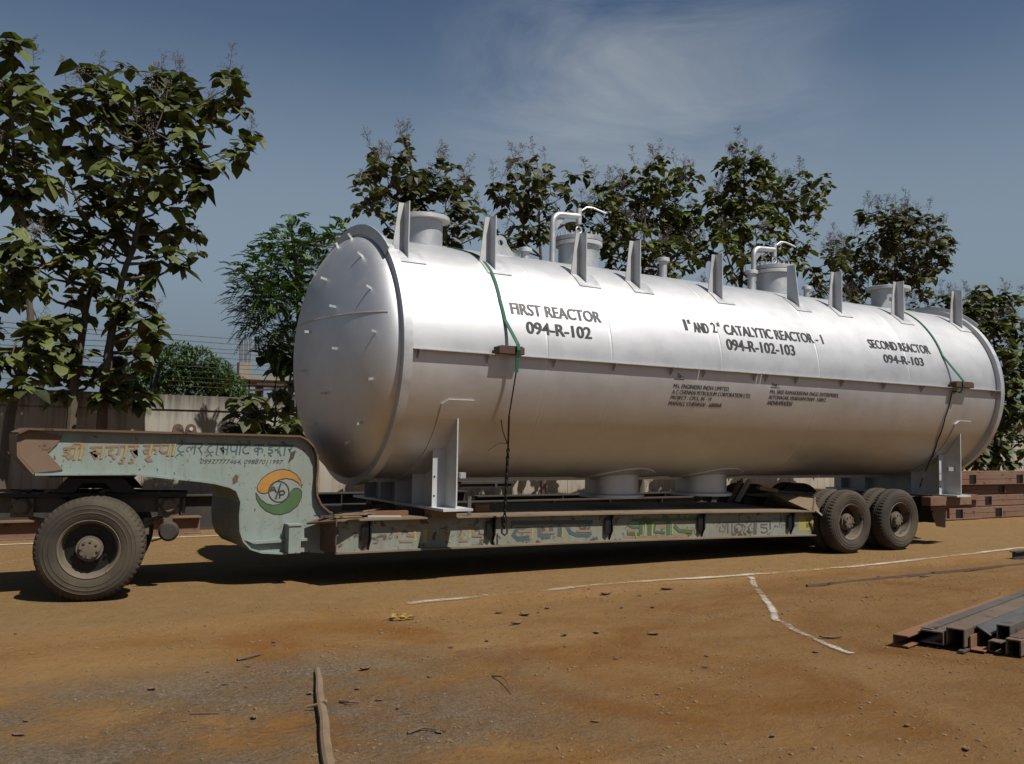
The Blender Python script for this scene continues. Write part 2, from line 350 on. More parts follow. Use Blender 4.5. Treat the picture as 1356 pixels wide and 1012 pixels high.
def ribbon(name, pts, wd, lift=.013, den=None):
    b = MB(); b.c = []; V = []; Fs = []
    P = []
    for i in range(len(pts)-1):
        a, c_ = Vector(pts[i]), Vector(pts[i+1]); n = max(2, int((c_-a).length/.08))
        for k in range(n): P.append(a.lerp(c_, k/n))
    P.append(Vector(pts[-1])); N = len(P)
    for i, p in enumerate(P):
        d = (P[min(i+1, N-1)]-P[max(i-1, 0)]).normalized(); sd = Vector((-d.y, d.x, 0)); j = .4*noise.noise(Vector((i*.19, .3, 0)))
        dn = (den(i/(N-1)) if den else 1)
        for t in (-1, -.4, .4, 1):
            q = p+sd*(wd*(t+j)*.5); V.append((q.x, q.y, hgt(q.x, q.y)+lift)); b.c.append((dn*(1 if abs(t) < .5 else .12), 0, 0, 1))
    for i in range(N-1):
        for t in range(3): Fs.append((i*4+t, (i+1)*4+t, (i+1)*4+t+1, i*4+t+1))
    b.add(V, Fs); return tag(b.build(name, MT['chalk'], smooth=True), kind='structure')
ch = [(4.2, -1.28), (4.9, -1.22), (5.7, -1.15), (6.6, -1.14), (7.7, -1.13), (8.7, -1.24), (10.5, -1.33), (12.4, -1.24), (15.8, -.93), (22, -.5)]
ribbon('chalk_line', [(a, b, 0) for a, b in ch], .17, den=lambda t: .52+.28*math.sin(t*60) if t < .12 else .78+.22*math.sin(t*33))
br = [(9.0, -1.40), (8.3, -2.2), (7.7, -2.92), (7.1, -3.55), (6.83, -4.03), (6.69, -4.4), (6.6, -4.64), (6.5, -4.95)]
ribbon('chalk_curve', [(a, b, 0) for a, b in br], .11, den=lambda t: .80+.18*math.sin(t*11+2))
b = [(-6, 5.55), (.8, 5.75), (3.5, 5.9), (8, 6.1)]
ribbon('chalk_line', [(p, q, 0) for p, q in b], .2, den=lambda t: .9)

# ------------------------------------------------------------------ lettering helpers
FONT_CACHE = {}
def text_mesh(body, bold=.02):
    cu = bpy.data.curves.new('lettering', 'FONT'); cu.body = body; cu.size = 1; cu.offset = bold; cu.resolution_u = 3; cu.fill_mode = 'FRONT'
    o = bpy.data.objects.new('lettering', cu); COL.objects.link(o); bpy.context.view_layer.update()
    me = bpy.data.meshes.new_from_object(o.evaluated_get(bpy.context.evaluated_depsgraph_get()))
    bpy.data.objects.remove(o); bpy.data.curves.remove(cu)
    bm = bmesh.new(); bm.from_mesh(me); bpy.data.meshes.remove(me)
    xs = [v.co.x for v in bm.verts]; ys = [v.co.y for v in bm.verts]
    return bm, min(xs), max(xs), min(ys), max(ys)
def text_on_vessel(mb, body, x0, x1, th0, th1, bold=.03, slant=0.0, lift=.0042, ybox=None, heavy=0):
    bm, a0, a1, b0, b1 = text_mesh(body, bold)
    if ybox: b0, b1 = ybox
    for k in range(1, 6):
        yy = b0+(b1-b0)*k/6
        bmesh.ops.bisect_plane(bm, geom=bm.verts[:]+bm.edges[:]+bm.faces[:], plane_co=(0, yy, 0), plane_no=(0, 1, 0))
    bm.verts.index_update(); vs = []
    for v in bm.verts:
        t = (v.co.y-b0)/(b1-b0); x = x0+(x1-x0)*(v.co.x-a0)/(a1-a0)+slant*(t-.5)
        vs.append(cp(x, th0+(th1-th0)*t, RT+lift))
    fs_ = [tuple(v.index for v in f.verts) for f in bm.faces]; bm.free()
    for q_ in ((0, 1, 2) if heavy else (0,)):    # a loaded brush: three passes side by side
        mb.add([p+Vector(((q_-1)*heavy if heavy else 0, 0, 0))+Vector((0, p.y-YC, p.z-ZC)).normalized()*(.0004*q_) for p in vs], fs_)
def text_on_plane(mb, body, x0, x1, z0, z1, y, bold=0, slant=0.0, drop=0):
    bm, a0, a1, b0, b1 = text_mesh(body, bold); bm.verts.index_update(); vs = []
    for v in bm.verts:
        t = (v.co.y-b0)/(b1-b0); s = (v.co.x-a0)/(a1-a0); vs.append((x0+(x1-x0)*s+slant*(t-.5), y, z0+(z1-z0)*t+drop*s))
    mb.add(vs, [tuple(v.index for v in f.verts) for f in bm.faces]); bm.free()
NY = Vector((0, -1, 0))
class Px:                                     # strokes picked in an enlarged piece of the photo, laid on a painted plane
    def __init__(s, ou, ov, k, y): s.o = (ou, ov, k); s.y = y; s.n = 0
    def p(s, q): return at(s.o[0]+q[0]/s.o[2], s.o[1]+q[1]/s.o[2], s.y-.0015-.0003*s.n)
    def stroke(s, mb, pts, wd):
        P = [s.p(q) for q in pts]; w_ = 1.2*wd/s.o[2]*(P[0]-CAM).length/F; s.n += 1
        mb.strip(P, w_, NY, .0002)
    def poly(s, mb, pts): s.n += 1; mb.prism([s.p(q) for q in pts], NY*.0002)
# ==================================================================
# ================================================================== reactor vessel
XL, XR = 4.47, 16.10
ves = empty('reactor_vessel', (10.3, YC, .88), 'long silver horizontal pressure vessel with painted lettering carried on the low loader', 'vessel')
seams = [6.42, 7.43, 9.39, 11.41, 13.6]
prof = [(0, RT)]
for s_ in seams: prof += [(s_-XL-.024, RT), (s_-XL-.014, RT), (s_-XL-.005, RT+.0035), (s_-XL+.005, RT+.0035), (s_-XL+.014, RT), (s_-XL+.024, RT)]
prof.append((XR-XL, RT))
full = []
for i in range(len(prof)-1):
    full.append(prof[i]); L = prof[i+1][0]-prof[i][0]
    if L > .3:
        k = int(L/.25)
        for j in range(1, k): full.append((prof[i][0]+L*j/k, RT))
full.append(prof[-1])
dent = lambda i, j: .0012*noise.noise(Vector((i*.55, math.cos(j*.0436)*2.2, math.sin(j*.0436)*2.2)))
MB().lathe(full, (XL, YC, ZC), (1, 0, 0), 144, mod=dent).build('shell', MT['silver'], ves, smooth=True, angle=60)
def headprof(a, r): return [(0, r)]+[(a*math.sin(R_(t)), r*max(.0005, math.cos(R_(t))**.92)) for t in range(3, 91, 3)]
HA = .60
for sx, x0 in ((-1, XL), (1, XR)):
    h = MB().lathe(headprof(HA, RT), (x0, YC, ZC), (sx, 0, 0), 128).build('dished_head', MT['silver'], ves, smooth=True, angle=60)
    if sx < 0:
        def hp(yy, zz, lift=0):               # point on the near head
            r = math.hypot(yy-YC, zz-ZC)/RT; t = math.acos(min(1, r**(1/.92))); return Vector((x0-HA*math.sin(t)-lift, yy, zz))
        pts = [hp(YC-RT*.97+RT*1.94*k/40, ZC+.42-.0*k, .002) for k in range(41) if math.hypot(YC-RT*.97+RT*1.94*k/40-YC, .42) < RT*.985]
        MB().tube(pts, .011, 6).build('weld_bead', MT['silver'], h, smooth=True)
        def ray_head(u, v):
            d = ray(u, v).normalized(); best = None; t = 8.0
            while t < 15:
                q = CAM+d*t; r = math.hypot(q.y-YC, q.z-ZC)
                if r < RT and q.x > hp(q.y, q.z).x: return q
                t += .01
            return None
        PINS = [(325, 258), (372, 335), (410, 478), (212, 440), (252, 562), (432, 672), (142, 675), (262, 748), (118, 847), (422, 882), (210, 946),
                (370.0, 1077), (160, 1082), (318, 1160)]
        for (pu, pv) in PINS:
            q = ray_head(370+pu/3.3725, 240+pv/3.3725)
            if q is None: continue
            e = .01; n0 = hp(q.y, q.z); n = Vector((-1, (hp(q.y+e, q.z).x-n0.x)/e, (hp(q.y, q.z+e).x-n0.x)/e)).normalized()
            n = (n+Vector((-.3, 0, 0))).normalized()
            u, vv = perp(n)
            MB().obox(n0+n*.035, n, u, vv, .10, .005, .03).build('insulation_pin', MT['silver2'], h)
        for (yy, zz) in [(YC-.05, ZC+1.36), (YC+.35, ZC+1.05), (YC+.75, ZC+.7), (YC+.9, ZC+.2), (YC+.8, ZC-.5)]:
            n0 = hp(yy, zz, -.02); n = (Vector((-.7, yy-YC, zz-ZC))).normalized(); u, vv = perp(n)
            MB().obox(n0+n*.035, n, u, vv, .10, .005, .03).build('insulation_pin', MT['silver2'], h)
for x0, s in ((XL, -1), (XR, 1)):
    g = MB().lathe([(-.055, RT-.01), (-.055, RT+.085), (.055, RT+.085), (.055, RT+.07), (-.040, RT+.07), (-.040, RT-.01)], (x0, YC, ZC), (1, 0, 0), 128, closed=True).build('girth_ring', MT['silver2'], ves, smooth=True)
    # heavier stiffener segment over the crown of the ring
    seg = MB(); n = 30
    V = []
    for k in range(n+1):
        th = 47+86*k/n
        for dx, r in ((-.075, RT+.02), (-.075, RT+.145), (-.058, RT+.145), (-.058, RT+.02)): V.append(cp(x0+dx*(1 if s < 0 else -1), th, r))
    fs = [(k*4+i, k*4+(i+1) % 4, (k+1)*4+(i+1) % 4, (k+1)*4+i) for k in range(n) for i in range(4)]+[(3, 2, 1, 0), (n*4, n*4+1, n*4+2, n*4+3)]
    seg.add(V, fs); seg.build('ring_stiffener', MT['silver2'], g)
# longitudinal clip rails at 3, 6, 9 and 12 o'clock
for th, wdt in ((0, .085), (90, .05), (180, .085), (-90, .055)):
    u = cp(0, th, 1)-Vector((0, YC, ZC)); u = Vector((0, u.y, u.z)); t = Vector((1, 0, 0)); sd = u.cross(t)
    b = MB(); xa = XL+.06; segs = [4.53, 8.95, 10.08, 10.16, XR-.05] if th == 0 else [4.6, 9.1, 13.2, XR-.1]
    for i in range(len(segs)-1):
        a, c_ = segs[i]+.008, segs[i+1]-.008
        b.obox(Vector(((a+c_)/2, YC, ZC))+u*(RT+wdt/2-.004), t, u, sd, c_-a, wdt, .010)
    rail = b.build('clip_rail', MT['silver2'], ves)
    if th == 0:
        for xg in (4.62, 5.54, 6.5, 7.44, 8.42, 9.01, 10.0, 10.24, 10.87, 11.89, 12.9, 13.88, 14.79, 15.9):
            y0 = YC-RT+.004; MB().prism([(xg, y0, ZC-.007), (xg, y0-.078, ZC-.007), (xg, y0-.078, ZC-.02), (xg, y0-.012, ZC-.105), (xg, y0, ZC-.105)], (.008, 0, 0)).build('gusset', MT['silver2'], rail)
# upright cleats along the near shoulder
CL = [(4.70, 47), (5.91, 46.5), (7.32, 45.2), (8.26, 45.7), (9.82, 45.2), (11.54, 47.6), (12.53, 47.2), (14.15, 47.6), (15.83, 47.5)]
for i, (x, th) in enumerate(CL):
    p = cp(x, th); top = p.z+.72; fl = -1 if i in (5,) else 1
    b = MB()
    yb = p.y
    sl_ = 1/math.tan(R_(90-th))*0+math.tan(R_(90-th))   # rise of the shell per metre towards the far side
    def zs(y): return ZC+math.sqrt(max(0, RT*RT-(y-YC)**2))-.01
    d2 = .26 if i == 5 else .16
    b.prism([(x, yb, zs(yb)), (x, yb+d2, zs(yb+d2)), (x, yb+d2, top), (x, yb, top)] if i != 5 else [(x, yb, zs(yb)), (x, yb+d2, zs(yb+d2)), (x, yb+d2, top), (x, yb+.10, top)], (.012, 0, 0))
    if i != 5:
        b.prism([(x-.145, yb+d2-.012, zs(yb+d2-.012)), (x-.001, yb+d2-.012, zs(yb+d2-.012)), (x-.001, yb+d2-.012, top), (x-.068, yb+d2-.012, top)], (0, .012, 0))
    cl = b.build('upright_cleat', MT['primer'], ves)
    pl = MB(); V = []
    for k in range(7):
        t = th-2.5+13*k/6
        for xx in (x-.13, x+.22):
            V.append(cp(xx, t, RT+.001)); V.append(cp(xx, t, RT+.013))
    fs = []
    for k in range(6):
        a = k*4; fs += [(a+1, a+3, a+7, a+5), (a, a+1, a+5, a+4), (a+2, a+6, a+7, a+3)]
    fs += [(0, 2, 3, 1), (24, 25, 27, 26)]
    pl.add(V, fs).build('pad_plate', MT['silver2'], cl)
ZT = ZC+RT
# nozzles along the crown
UP = (0, 0, 1)
def nozzle(name, x, neck, fl, top, base_r=None):
    n = MB().lathe([(ZT-.14, neck), (top-.06, neck), (top-.06, neck-.02), (ZT-.14, neck-.02)], (x, YC, 0), UP, 40, closed=True).build(name, MT['silver2'], ves, smooth=True)
    MB().lathe([(top-.055, neck-.02), (top-.055, fl), (top-.005, fl), (top, fl-.005), (top, fl*.86), (top-.01, fl*.86), (top-.01, neck-.02)], (x, YC, 0), UP, 48, closed=True).build('flange', MT['primer'], n, smooth=True)
    if base_r:
        V = []; nn = 48
        for k in range(nn):
            a = 2*math.pi*k/nn
            for r, h in ((neck-.03, .014), (base_r, .014), (base_r, 0)):
                yy = r*math.sin(a); V.append((x+r*math.cos(a), YC+yy, ZC+math.sqrt((RT+h)**2-yy*yy)))
        fs = [(k*3+i, k*3+i+1, (k+1) % nn*3+i+1, (k+1) % nn*3+i) for k in range(nn) for i in range(2)]
        MB().add(V, fs).build('reinforcing_pad', MT['silver2'], n, smooth=True)
    return n
bolt_me = None
def manhole(x, neck, fl, top):
    global bolt_me
    n = nozzle('manhole', x, neck, fl, top-.10, neck+.16)
    cv = MB().lathe([(top-.09, .01), (top-.09, fl), (top-.03, fl), (top-.025, fl-.006), (top-.025, .01)], (x, YC, 0), UP, 48).build('cover', MT['silver2'], n, smooth=True)
    for k in range(20):
        a = 2*math.pi*k/20; r = fl*.89
        if bolt_me is None:
            bo = MB().tube([(0, 0, -.11), (0, 0, .05)], .011, 8).tube([(0, 0, 0), (0, 0, .024)], .02, 6).tube([(0, 0, -.10), (0, 0, -.075)], .02, 6).build('bolt', MT['silver2']); bolt_me = bo.data
        else: bo = bpy.data.objects.new('bolt', bolt_me); COL.objects.link(bo)
        bo.parent = cv; bo.location = Vector((x+r*math.cos(a), YC+r*math.sin(a), top-.022))-wloc(cv)
    return n, cv
nozzle('open_nozzle', 5.40, .262, .355, 4.67, .42)
nozzle('open_nozzle', 15.14, .30, .40, 4.70, .46)
for x, fl, top, nk in ((7.03, .098, 4.455, .062), (9.605, .100, 4.615, .062), (11.55, .105, 4.63, .068), (12.90, .08, 4.50, .05)): nozzle('small_nozzle', x, nk, fl, top)
for x, top, xd, sleeve in ((7.965, 4.745, 7.50, False), (12.095, 4.775, 11.60, True)):
    n, cv = manhole(x, .30, .352, top)
    zt = 5.03
    arc = [(xd, YC, ZT-.02 if not sleeve else 4.45), (xd, YC, zt-.14)]+[(xd+.14*(1-math.cos(R_(t))), YC, zt-.14+.14*math.sin(R_(t))) for t in range(15, 91, 15)]+[(x, YC, zt+.02)]
    dv = MB().tube(arc, .045, 14).build('davit', MT['silver2'], ves, smooth=True)
    MB().prism([(xd+.02, YC-.006, zt-.26), (xd+.03, YC-.006, zt-.05), (xd+.23, YC-.006, zt-.02)], (0, .012, 0)).build('davit_gusset', MT['silver2'], dv)
    MB().tube([(x, YC, zt-.10), (x, YC, zt+.14)], .042, 12).build('davit_collar', MT['silver2'], dv, smooth=True)
    MB().tube([(x, YC, zt+.08), (x+.12, YC-.03, zt+.17), (x+.22, YC-.05, zt+.17), (x+.43, YC-.09, zt+.11)], .014, 8).build('davit_handle', MT['silver2'], dv, smooth=True)
    rod = [(x, YC, zt-.08), (x, YC, top+.15)]+[(x+.05*math.sin(R_(t)), YC, top+.10+.05*math.cos(R_(t))) for t in range(15, 361, 30)]
    MB().tube(rod, .013, 8).build('davit_hook', MT['silver2'], dv, smooth=True)
# lifting lugs
for x, yy in ((6.42, .72), (14.62, .62)):
    z0 = ZC+math.sqrt(RT**2-(yy-YC)**2)
    pr = []
    for t in range(0, 181, 15): pr.append((x+.10*math.cos(R_(t)), yy, z0+.17+.10*math.sin(R_(t))))
    b = MB(); out = [(x+.26, yy, z0-.02)]+pr+[(x-.26, yy, z0-.02)]
    hole = [(x+.042*math.cos(R_(t)), yy, z0+.17+.042*math.sin(R_(t))) for t in range(0, 181, 15)]
    holel = [(x+.042*math.cos(R_(t)), yy, z0+.17+.042*math.sin(R_(t))) for t in range(180, 361, 15)]
    b.prism(pr+hole[::-1], (0, .03, 0)).prism([(x+.26, yy, z0-.02), pr[0], hole[0]]+holel[::-1][1:-1]+[hole[-1], pr[-1], (x-.26, yy, z0-.02)], (0, .03, 0))
    b.build('lifting_lug', MT['silver2'], ves)
# bottom nozzles
for x in (8.63, 10.43):
    n = MB().lathe([(.93, .40), (1.35, .40), (1.35, .37), (.93, .37)], (x, YC, 0), UP, 48, closed=True).build('bottom_nozzle', MT['silver2'], ves, smooth=True)
    MB().lathe([(.89, .01), (.89, .485), (.93, .485), (.945, .44), (.945, .37)], (x, YC, 0), UP, 48).build('flange', MT['silver2'], n, smooth=True)
    V = []; nn = 48
    for k in range(nn):
        a = 2*math.pi*k/nn
        for r, h in ((.36, .016), (.66, .016), (.66, 0)):
            yy = r*math.sin(a); V.append((x+r*math.cos(a), YC+yy, ZC-math.sqrt((RT+h)**2-yy*yy)))
    MB().add(V, [(k*3+i, k*3+i+1, (k+1) % nn*3+i+1, (k+1) % nn*3+i) for k in range(nn) for i in range(2)]).build('reinforcing_pad', MT['silver2'], n, smooth=True)
# saddles
def saddle(xw):
    yo0, yo1 = -.30, 2*YC+.30; zb = .885
    def zb_(y): return ZC-math.sqrt(max(0, (RT+.016)**2-(y-YC)**2)) if abs(y-YC) < RT else ZC
    poly = [(xw, yo0, zb), (xw, yo0, zb_(yo0))]
    n = 40
    for k in range(1, n): y = yo0+(yo1-yo0)*k/n; poly.append((xw, y, zb_(y)))
    poly += [(xw, yo1, zb_(yo1)), (xw, yo1, zb)]
    s = MB().prism(poly, (.016, 0, 0)).build('saddle', MT['primer'], ves)
    MB().box((xw-.19, yo0-.05, .855), (xw+.21, yo1+.05, zb)).build('base_plate', MT['primer'], s)
    for y in (0, .55, 1.05, 1.55, 2.1):
        zt = zb_(y)
        MB().box((xw-.165, y, zb), (xw, y+.014, zt)).build('rib', MT['primer'], s)
        MB().box((xw+.016, y, zb), (xw+.18, y+.014, zt)).build('rib', MT['primer'], s)
    for zz in (1.02, 1.25):
        for xx in (xw-.14, xw+.155): MB().tube([(xx, -.004, zz), (xx, .004, zz)], .012, 10).build('bolt_hole', MT['grease'], s)
    V = []; x0, x1 = xw-.26, xw+.26; nn = 60; rows = []
    for k in range(nn+1):
        th = -21-(138)*k/nn; ins = 0
        e = min(k, nn-k)*138/nn
        if e < 3.2: ins = .085*(1-math.sqrt(max(0, 1-(1-e/3.2)**2)))
        for xx in (x0+ins, x1-ins):
            V.append(cp(xx, th, RT+.001)); V.append(cp(xx, th, RT+.014))
    fs = []
    for k in range(nn):
        a = k*4; fs += [(a+1, a+3, a+7, a+5), (a, a+1, a+5, a+4), (a+2, a+6, a+7, a+3)]
    fs += [(0, 2, 3, 1), (nn*4, nn*4+1, nn*4+3, nn*4+2)]
    MB().add(V, fs).build('wear_plate', MT['silver'], s)
    return s
s1 = saddle(5.262); s2 = saddle(15.25)
MB().box((5.455, -.05, 1.23), (5.53, .05, 1.30)).build('earth_lug', MT['silver2'], s1)
MB().box((15.07, -.19, 1.30), (15.235, -.15, 1.37)).build('earth_lug', MT['silver2'], s2)
# painted lettering
def vt(mb, body, l, rr, bold=.006, heavy=.0085, **k):      # l = (u, v_top, v_bottom) at the left end, rr = u, v mid at the right end
    x0, t1 = cyl(l[0], l[1]); _, t0 = cyl(l[0], l[2]); x1, _ = cyl(*rr); text_on_vessel(mb, body, x0, x1, t0, t1, bold, heavy=heavy, **k)
lf = MB()
vt(lf, 'FIRST REACTOR', (674.3, 400.5, 415.5), (794, 418)); lf.build('lettering', MT['blackfade_glare'], ves)  # glare over these letters is put into their paler paint colour
lf = MB(); vt(lf, '094-R-102', (696, 425.5, 441.5), (782, 438.5)); lf.build('lettering', MT['black'], ves)
lt = MB()
vt(lt, '1', (903.5, 423, 437), (908.5, 430)); vt(lt, 'st', (908.8, 422.5, 428.5), (913, 426), .02); vt(lt, 'AND', (916, 426.5, 439.5), (937.5, 435))
vt(lt, '2', (940, 427, 440), (947.5, 434)); vt(lt, 'nd', (947.8, 426, 432), (951.5, 429.5), .02); vt(lt, 'CATALYTIC REACTOR - 1', (956.5, 429.5, 442.5), (1088.5, 449)); lt.build('lettering', MT['black'], ves)
lt = MB(); vt(lt, '094-R-102-103', (960.5, 448.5, 463), (1052, 464)); lt.build('lettering', MT['black'], ves)
lt = MB(); vt(lt, 'SECOND REACTOR', (1147.5, 449.2, 460.5), (1230, 463)); lt.build('lettering', MT['black'], ves)
lt = MB(); vt(lt, '094-R-103', (1168.5, 469, 480), (1222.5, 479.5)); lt.build('lettering', MT['black'], ves)
def small(lines, x0, xs, ths, cap=2.5):
    b = MB()
    for s, x1, th in zip(lines, xs, ths): text_on_vessel(b, s, x0+.004*(th+9), x1, th-cap/2, th+cap/2, .0, slant=.012, heavy=.0015)
    b.build('lettering', MT['black'], ves)
small(['To -'], 8.53, [8.66], [-3.9], 2.2)
small(['M/s. ENGINEERS INDIA LIMITED,', 'A C CHENNAI PETROLEUM CORPORATION LTD,', 'PROJECT : CPCL, BS - VI', 'MANALI, CHENNAI - 600068.'], 8.50, [9.54, 9.97, 9.22, 9.45], [-9.3, -12.3, -15.3, -18.3])
small(['From -'], 10.37, [10.52], [-5.2], 2.0)
small(['M/s. SREE RAMAKRISHNA ENGG ENTERPRISES,', 'AUTONAGAR, VISAKHAPATNAM - 530012.', 'ANDHRAPRADESH'], 10.36, [11.86, 11.59, 10.86], [-9.3, -12.3, -15.3])
b = MB(); b.beam(cp(8.50, -5.6, RT+.004), cp(8.68, -5.6, RT+.004), .002, .008).beam(cp(10.36, -6.8, RT+.004), cp(10.55, -6.8, RT+.004), .002, .008); b.build('lettering', MT['black'], ves)
# ================================================================== straps, blocks and lashings on the vessel
def band(name, path, wd, mat, label, cat, group=None, lift=.012):
    b = MB(); pts = [Vector(p) for p in path]; V = []; n = len(pts)
    for i, p in enumerate(pts):
        d = (pts[min(i+1, n-1)]-pts[max(i-1, 0)]).normalized(); r = Vector((0, p.y-YC, p.z-ZC)).normalized(); sd = d.cross(r).normalized()*(wd/2)
        V += [p-sd, p+sd, p+sd+r*lift, p-sd+r*lift]
    b.add(V, [(k*4+i, k*4+(i+1) % 4, (k+1)*4+(i+1) % 4, (k+1)*4+i) for k in range(n-1) for i in range(4)]+[(3, 2, 1, 0), (n*4-4, n*4-3, n*4-2, n*4-1)])
    return tag(b.build(name, mat), label, cat, group)
def densify(kp, step=3):
    out = []
    for (x0, t0), (x1, t1) in zip(kp, kp[1:]):
        n = max(1, int(abs(t1-t0)/step))
        for k in range(n): out.append((x0+(x1-x0)*k/n, t0+(t1-t0)*k/n))
    return out+[kp[-1]]
k1 = [(5.5, 190), (5.50, 130), (5.52, 100)]+[cyl(607+370*0, 326), cyl(631, 338), cyl(648.7, 358.6), cyl(662, 400), cyl(668, 424), cyl(673.5, 450)]
k1 = [(5.5, 190), (5.50, 130), (5.46, 100), (5.47, 84)]+[cyl(631, 339), cyl(648.7, 358.6), cyl(662, 400), cyl(668, 424)]
P1 = [cp(x, t, RT+.004) for x, t in densify(k1)]+[Vector((5.87, -.655, 2.86)), Vector((5.875, -.67, 2.79)), Vector((5.873, -.64, 2.70)), Vector((5.872, -.63, 2.52))]
st1 = band('tie_down_strap', P1, .045, MT['green'], 'green webbing strap over the vessel beside the FIRST REACTOR lettering', 'strap', 'green straps over the vessel')
k2 = [(14.2, 190), (14.2, 130), cyl(1140, 398.3), cyl(1177.8, 407), cyl(1205.5, 418.4), cyl(1227.6, 437.8), cyl(1247, 471)]
P2 = [cp(x, t, RT+.004) for x, t in densify(k2)]+[Vector((14.80, -.65, 2.85)), Vector((14.805, -.655, 2.77)), Vector((14.80, -.62, 2.69)), Vector((14.795, -.60, 2.64))]
st2 = band('tie_down_strap', P2, .045, MT['green'], 'green webbing strap over the vessel beside the SECOND REACTOR lettering', 'strap', 'green straps over the vessel')
for x, n_, lab in ((5.80, .36, 'dark red brown timber block under the strap near the FIRST REACTOR lettering'), (14.88, .50, 'dark red brown timber block under the strap near the SECOND REACTOR lettering')):
    b = MB().box((x-n_/2, -.645, ZC+.007), (x+n_/2, -.51, ZC+.095)); b.box((x-n_/2+.04, -.64, ZC+.0955), (x+n_/2-.02, -.53, ZC+.108))
    tag(b.build('timber_block', MT['redwood'], bevel=.008), lab, 'block', 'timber blocks on the clip rail')
# chain from the first strap to the deck hook, wire from the second
def zd(x): return .766-.0018*(x-3.9)-.00128*(x-3.9)**2
cz = [Vector((5.872, -.628, 2.53)), Vector((5.86, -.50, 2.0)), at(673, 590, -.33), at(669.5, 640, -.16), at(667.5, 690, -.055)]
ch_ = empty('lashing_chain', (5.9, -.3, 1.5), 'dark chain and wire lashing from the green strap down to the deck hook', 'chain')
MB().tube(cz[:3], .009, 6).tube(cz[1:4], .012, 6).build('wire', MT['rope'], ch_, smooth=True)
lk = MB(); a, b_ = at(672.8, 594, -.32), at(667.3, 700, -.05); N = 22
for k in range(N):
    c = a.lerp(b_, (k+.5)/N); d = (b_-a).normalized(); u, vv = perp(d); s = u if k % 2 else vv; L = (b_-a).length/N*.72; r = .018
    lk.tube([c+d*(L*math.cos(R_(t)))+s*(r*math.sin(R_(t))) for t in range(0, 361, 45)], .008, 5, cap=False)
lk.build('chain_links', MT['rope'], ch_, smooth=True)
MB().tube([at(673, 590, -.33), at(666, 572, -.36), at(663.5, 556, -.40)], .007, 5).tube([at(672, 587, -.33), at(660, 587, -.36), at(646, 597, -.38)], .005, 5).build('wire_tail', MT['rope'], ch_, smooth=True)
b = MB().tube([at(664.5, 684, -.05), at(664.5, 706, -.05), at(668, 709, -.05), at(671.5, 706, -.05), at(671.5, 684, -.05)], .012, 6); b.build('hook', MT['rope'], ch_, smooth=True)
wp = [Vector((14.795, -.60, 2.65))]+[cp(a_, b_2, RT+.02) for a_, b_2 in densify([cyl(u, v) for u, v in ((1260, 518), (1258, 525), (1250, 553), (1240, 583), (1230, 610))], 1.5)]+[at(1222, 633, .12), at(1218, 645, .25)]
tag(MB().tube(wp, .011, 6).build('lashing_wire', MT['rope'], smooth=True), 'thin dark wire running down from the green strap beside the rear saddle', 'wire')

# ================================================================== low loader trailer
tr = empty('lowboy_trailer', (7.5, YC, 0), 'faded pale green low loader trailer with gooseneck and painted Hindi lettering', 'trailer')
xs = [3.9+8.02*k/16 for k in range(17)]
def sweep(mb, y0, y1, za, zb_, xs=xs):       # a bar following the deck's camber
    V = []
    for x in xs:
        z = zd(x); V += [(x, y0, z+za), (x, y1, z+za), (x, y1, z+zb_), (x, y0, z+zb_)]
    n = len(xs)
    mb.add(V, [(k*4+i, k*4+(i+1) % 4, (k+1)*4+(i+1) % 4, (k+1)*4+i) for k in range(n-1) for i in range(4)]+[(3, 2, 1, 0), (n*4-4, n*4-3, n*4-2, n*4-1)]); return mb
for nm, f in (('side_beam', 1), ('side_beam', -1)):
    Y = lambda y: y if f > 0 else 2*YC-y
    so_ = lambda a, b: (min(Y(a), Y(b)), max(Y(a), Y(b)))
    b = MB(); sweep(b, *so_(.10, .125), -.372, -.018); 
    bm_ = b.build(nm, MT['beam'], tr)
    b = MB(); sweep(b, *so_(0, .24), -.39, -.372); b.build('bottom_flange', MT['deck'], bm_)
    for x in ((4.32, 6.0, 7.86, 9.55, 11.42) if f > 0 else ()):
        z = zd(x)
        V = [(x, .10, z-.02), (x, .012, z-.02), (x, .012, z-.05), (x, .03, z-.07), (x, .03, z-.24), (x, .06, z-.29), (x, .10, z-.372)]
        st = MB().prism(V, (.018, 0, 0)).prism([(x-.10, .052, z-.075), (x-.01, .052, z-.05), (x-.01, .052, z-.25), (x-.05, .052, z-.30), (x-.10, .052, z-.26)], (0, .014, 0)).build('lashing_bracket', MT['grease'], bm_)
dk = MB(); sweep(dk, 0, 2*YC, -.018, 0)
dk.build('deck_plate', MT['deck'], tr)
b = MB()
for x in (4.6, 5.6, 6.6, 7.6, 8.6, 9.6, 10.6, 11.6): b.box((x-.05, .13, zd(x)-.25), (x+.05, 2*YC-.13, zd(x)-.02))
b.build('cross_member', MT['dark'], tr); tr_cm = None
# front end plate, rusty
MB().prism([(3.885, .0, .378), (3.885, .0, .765), (3.885, 2.1, .765), (3.885, 2.1, .378)], (.014, 0, 0)).prism([(3.70, .46, .70), (3.884, .0, .758), (3.884, .46, .758)], (0, 0, -.02)).build('front_plate', MT['rust'], tr)
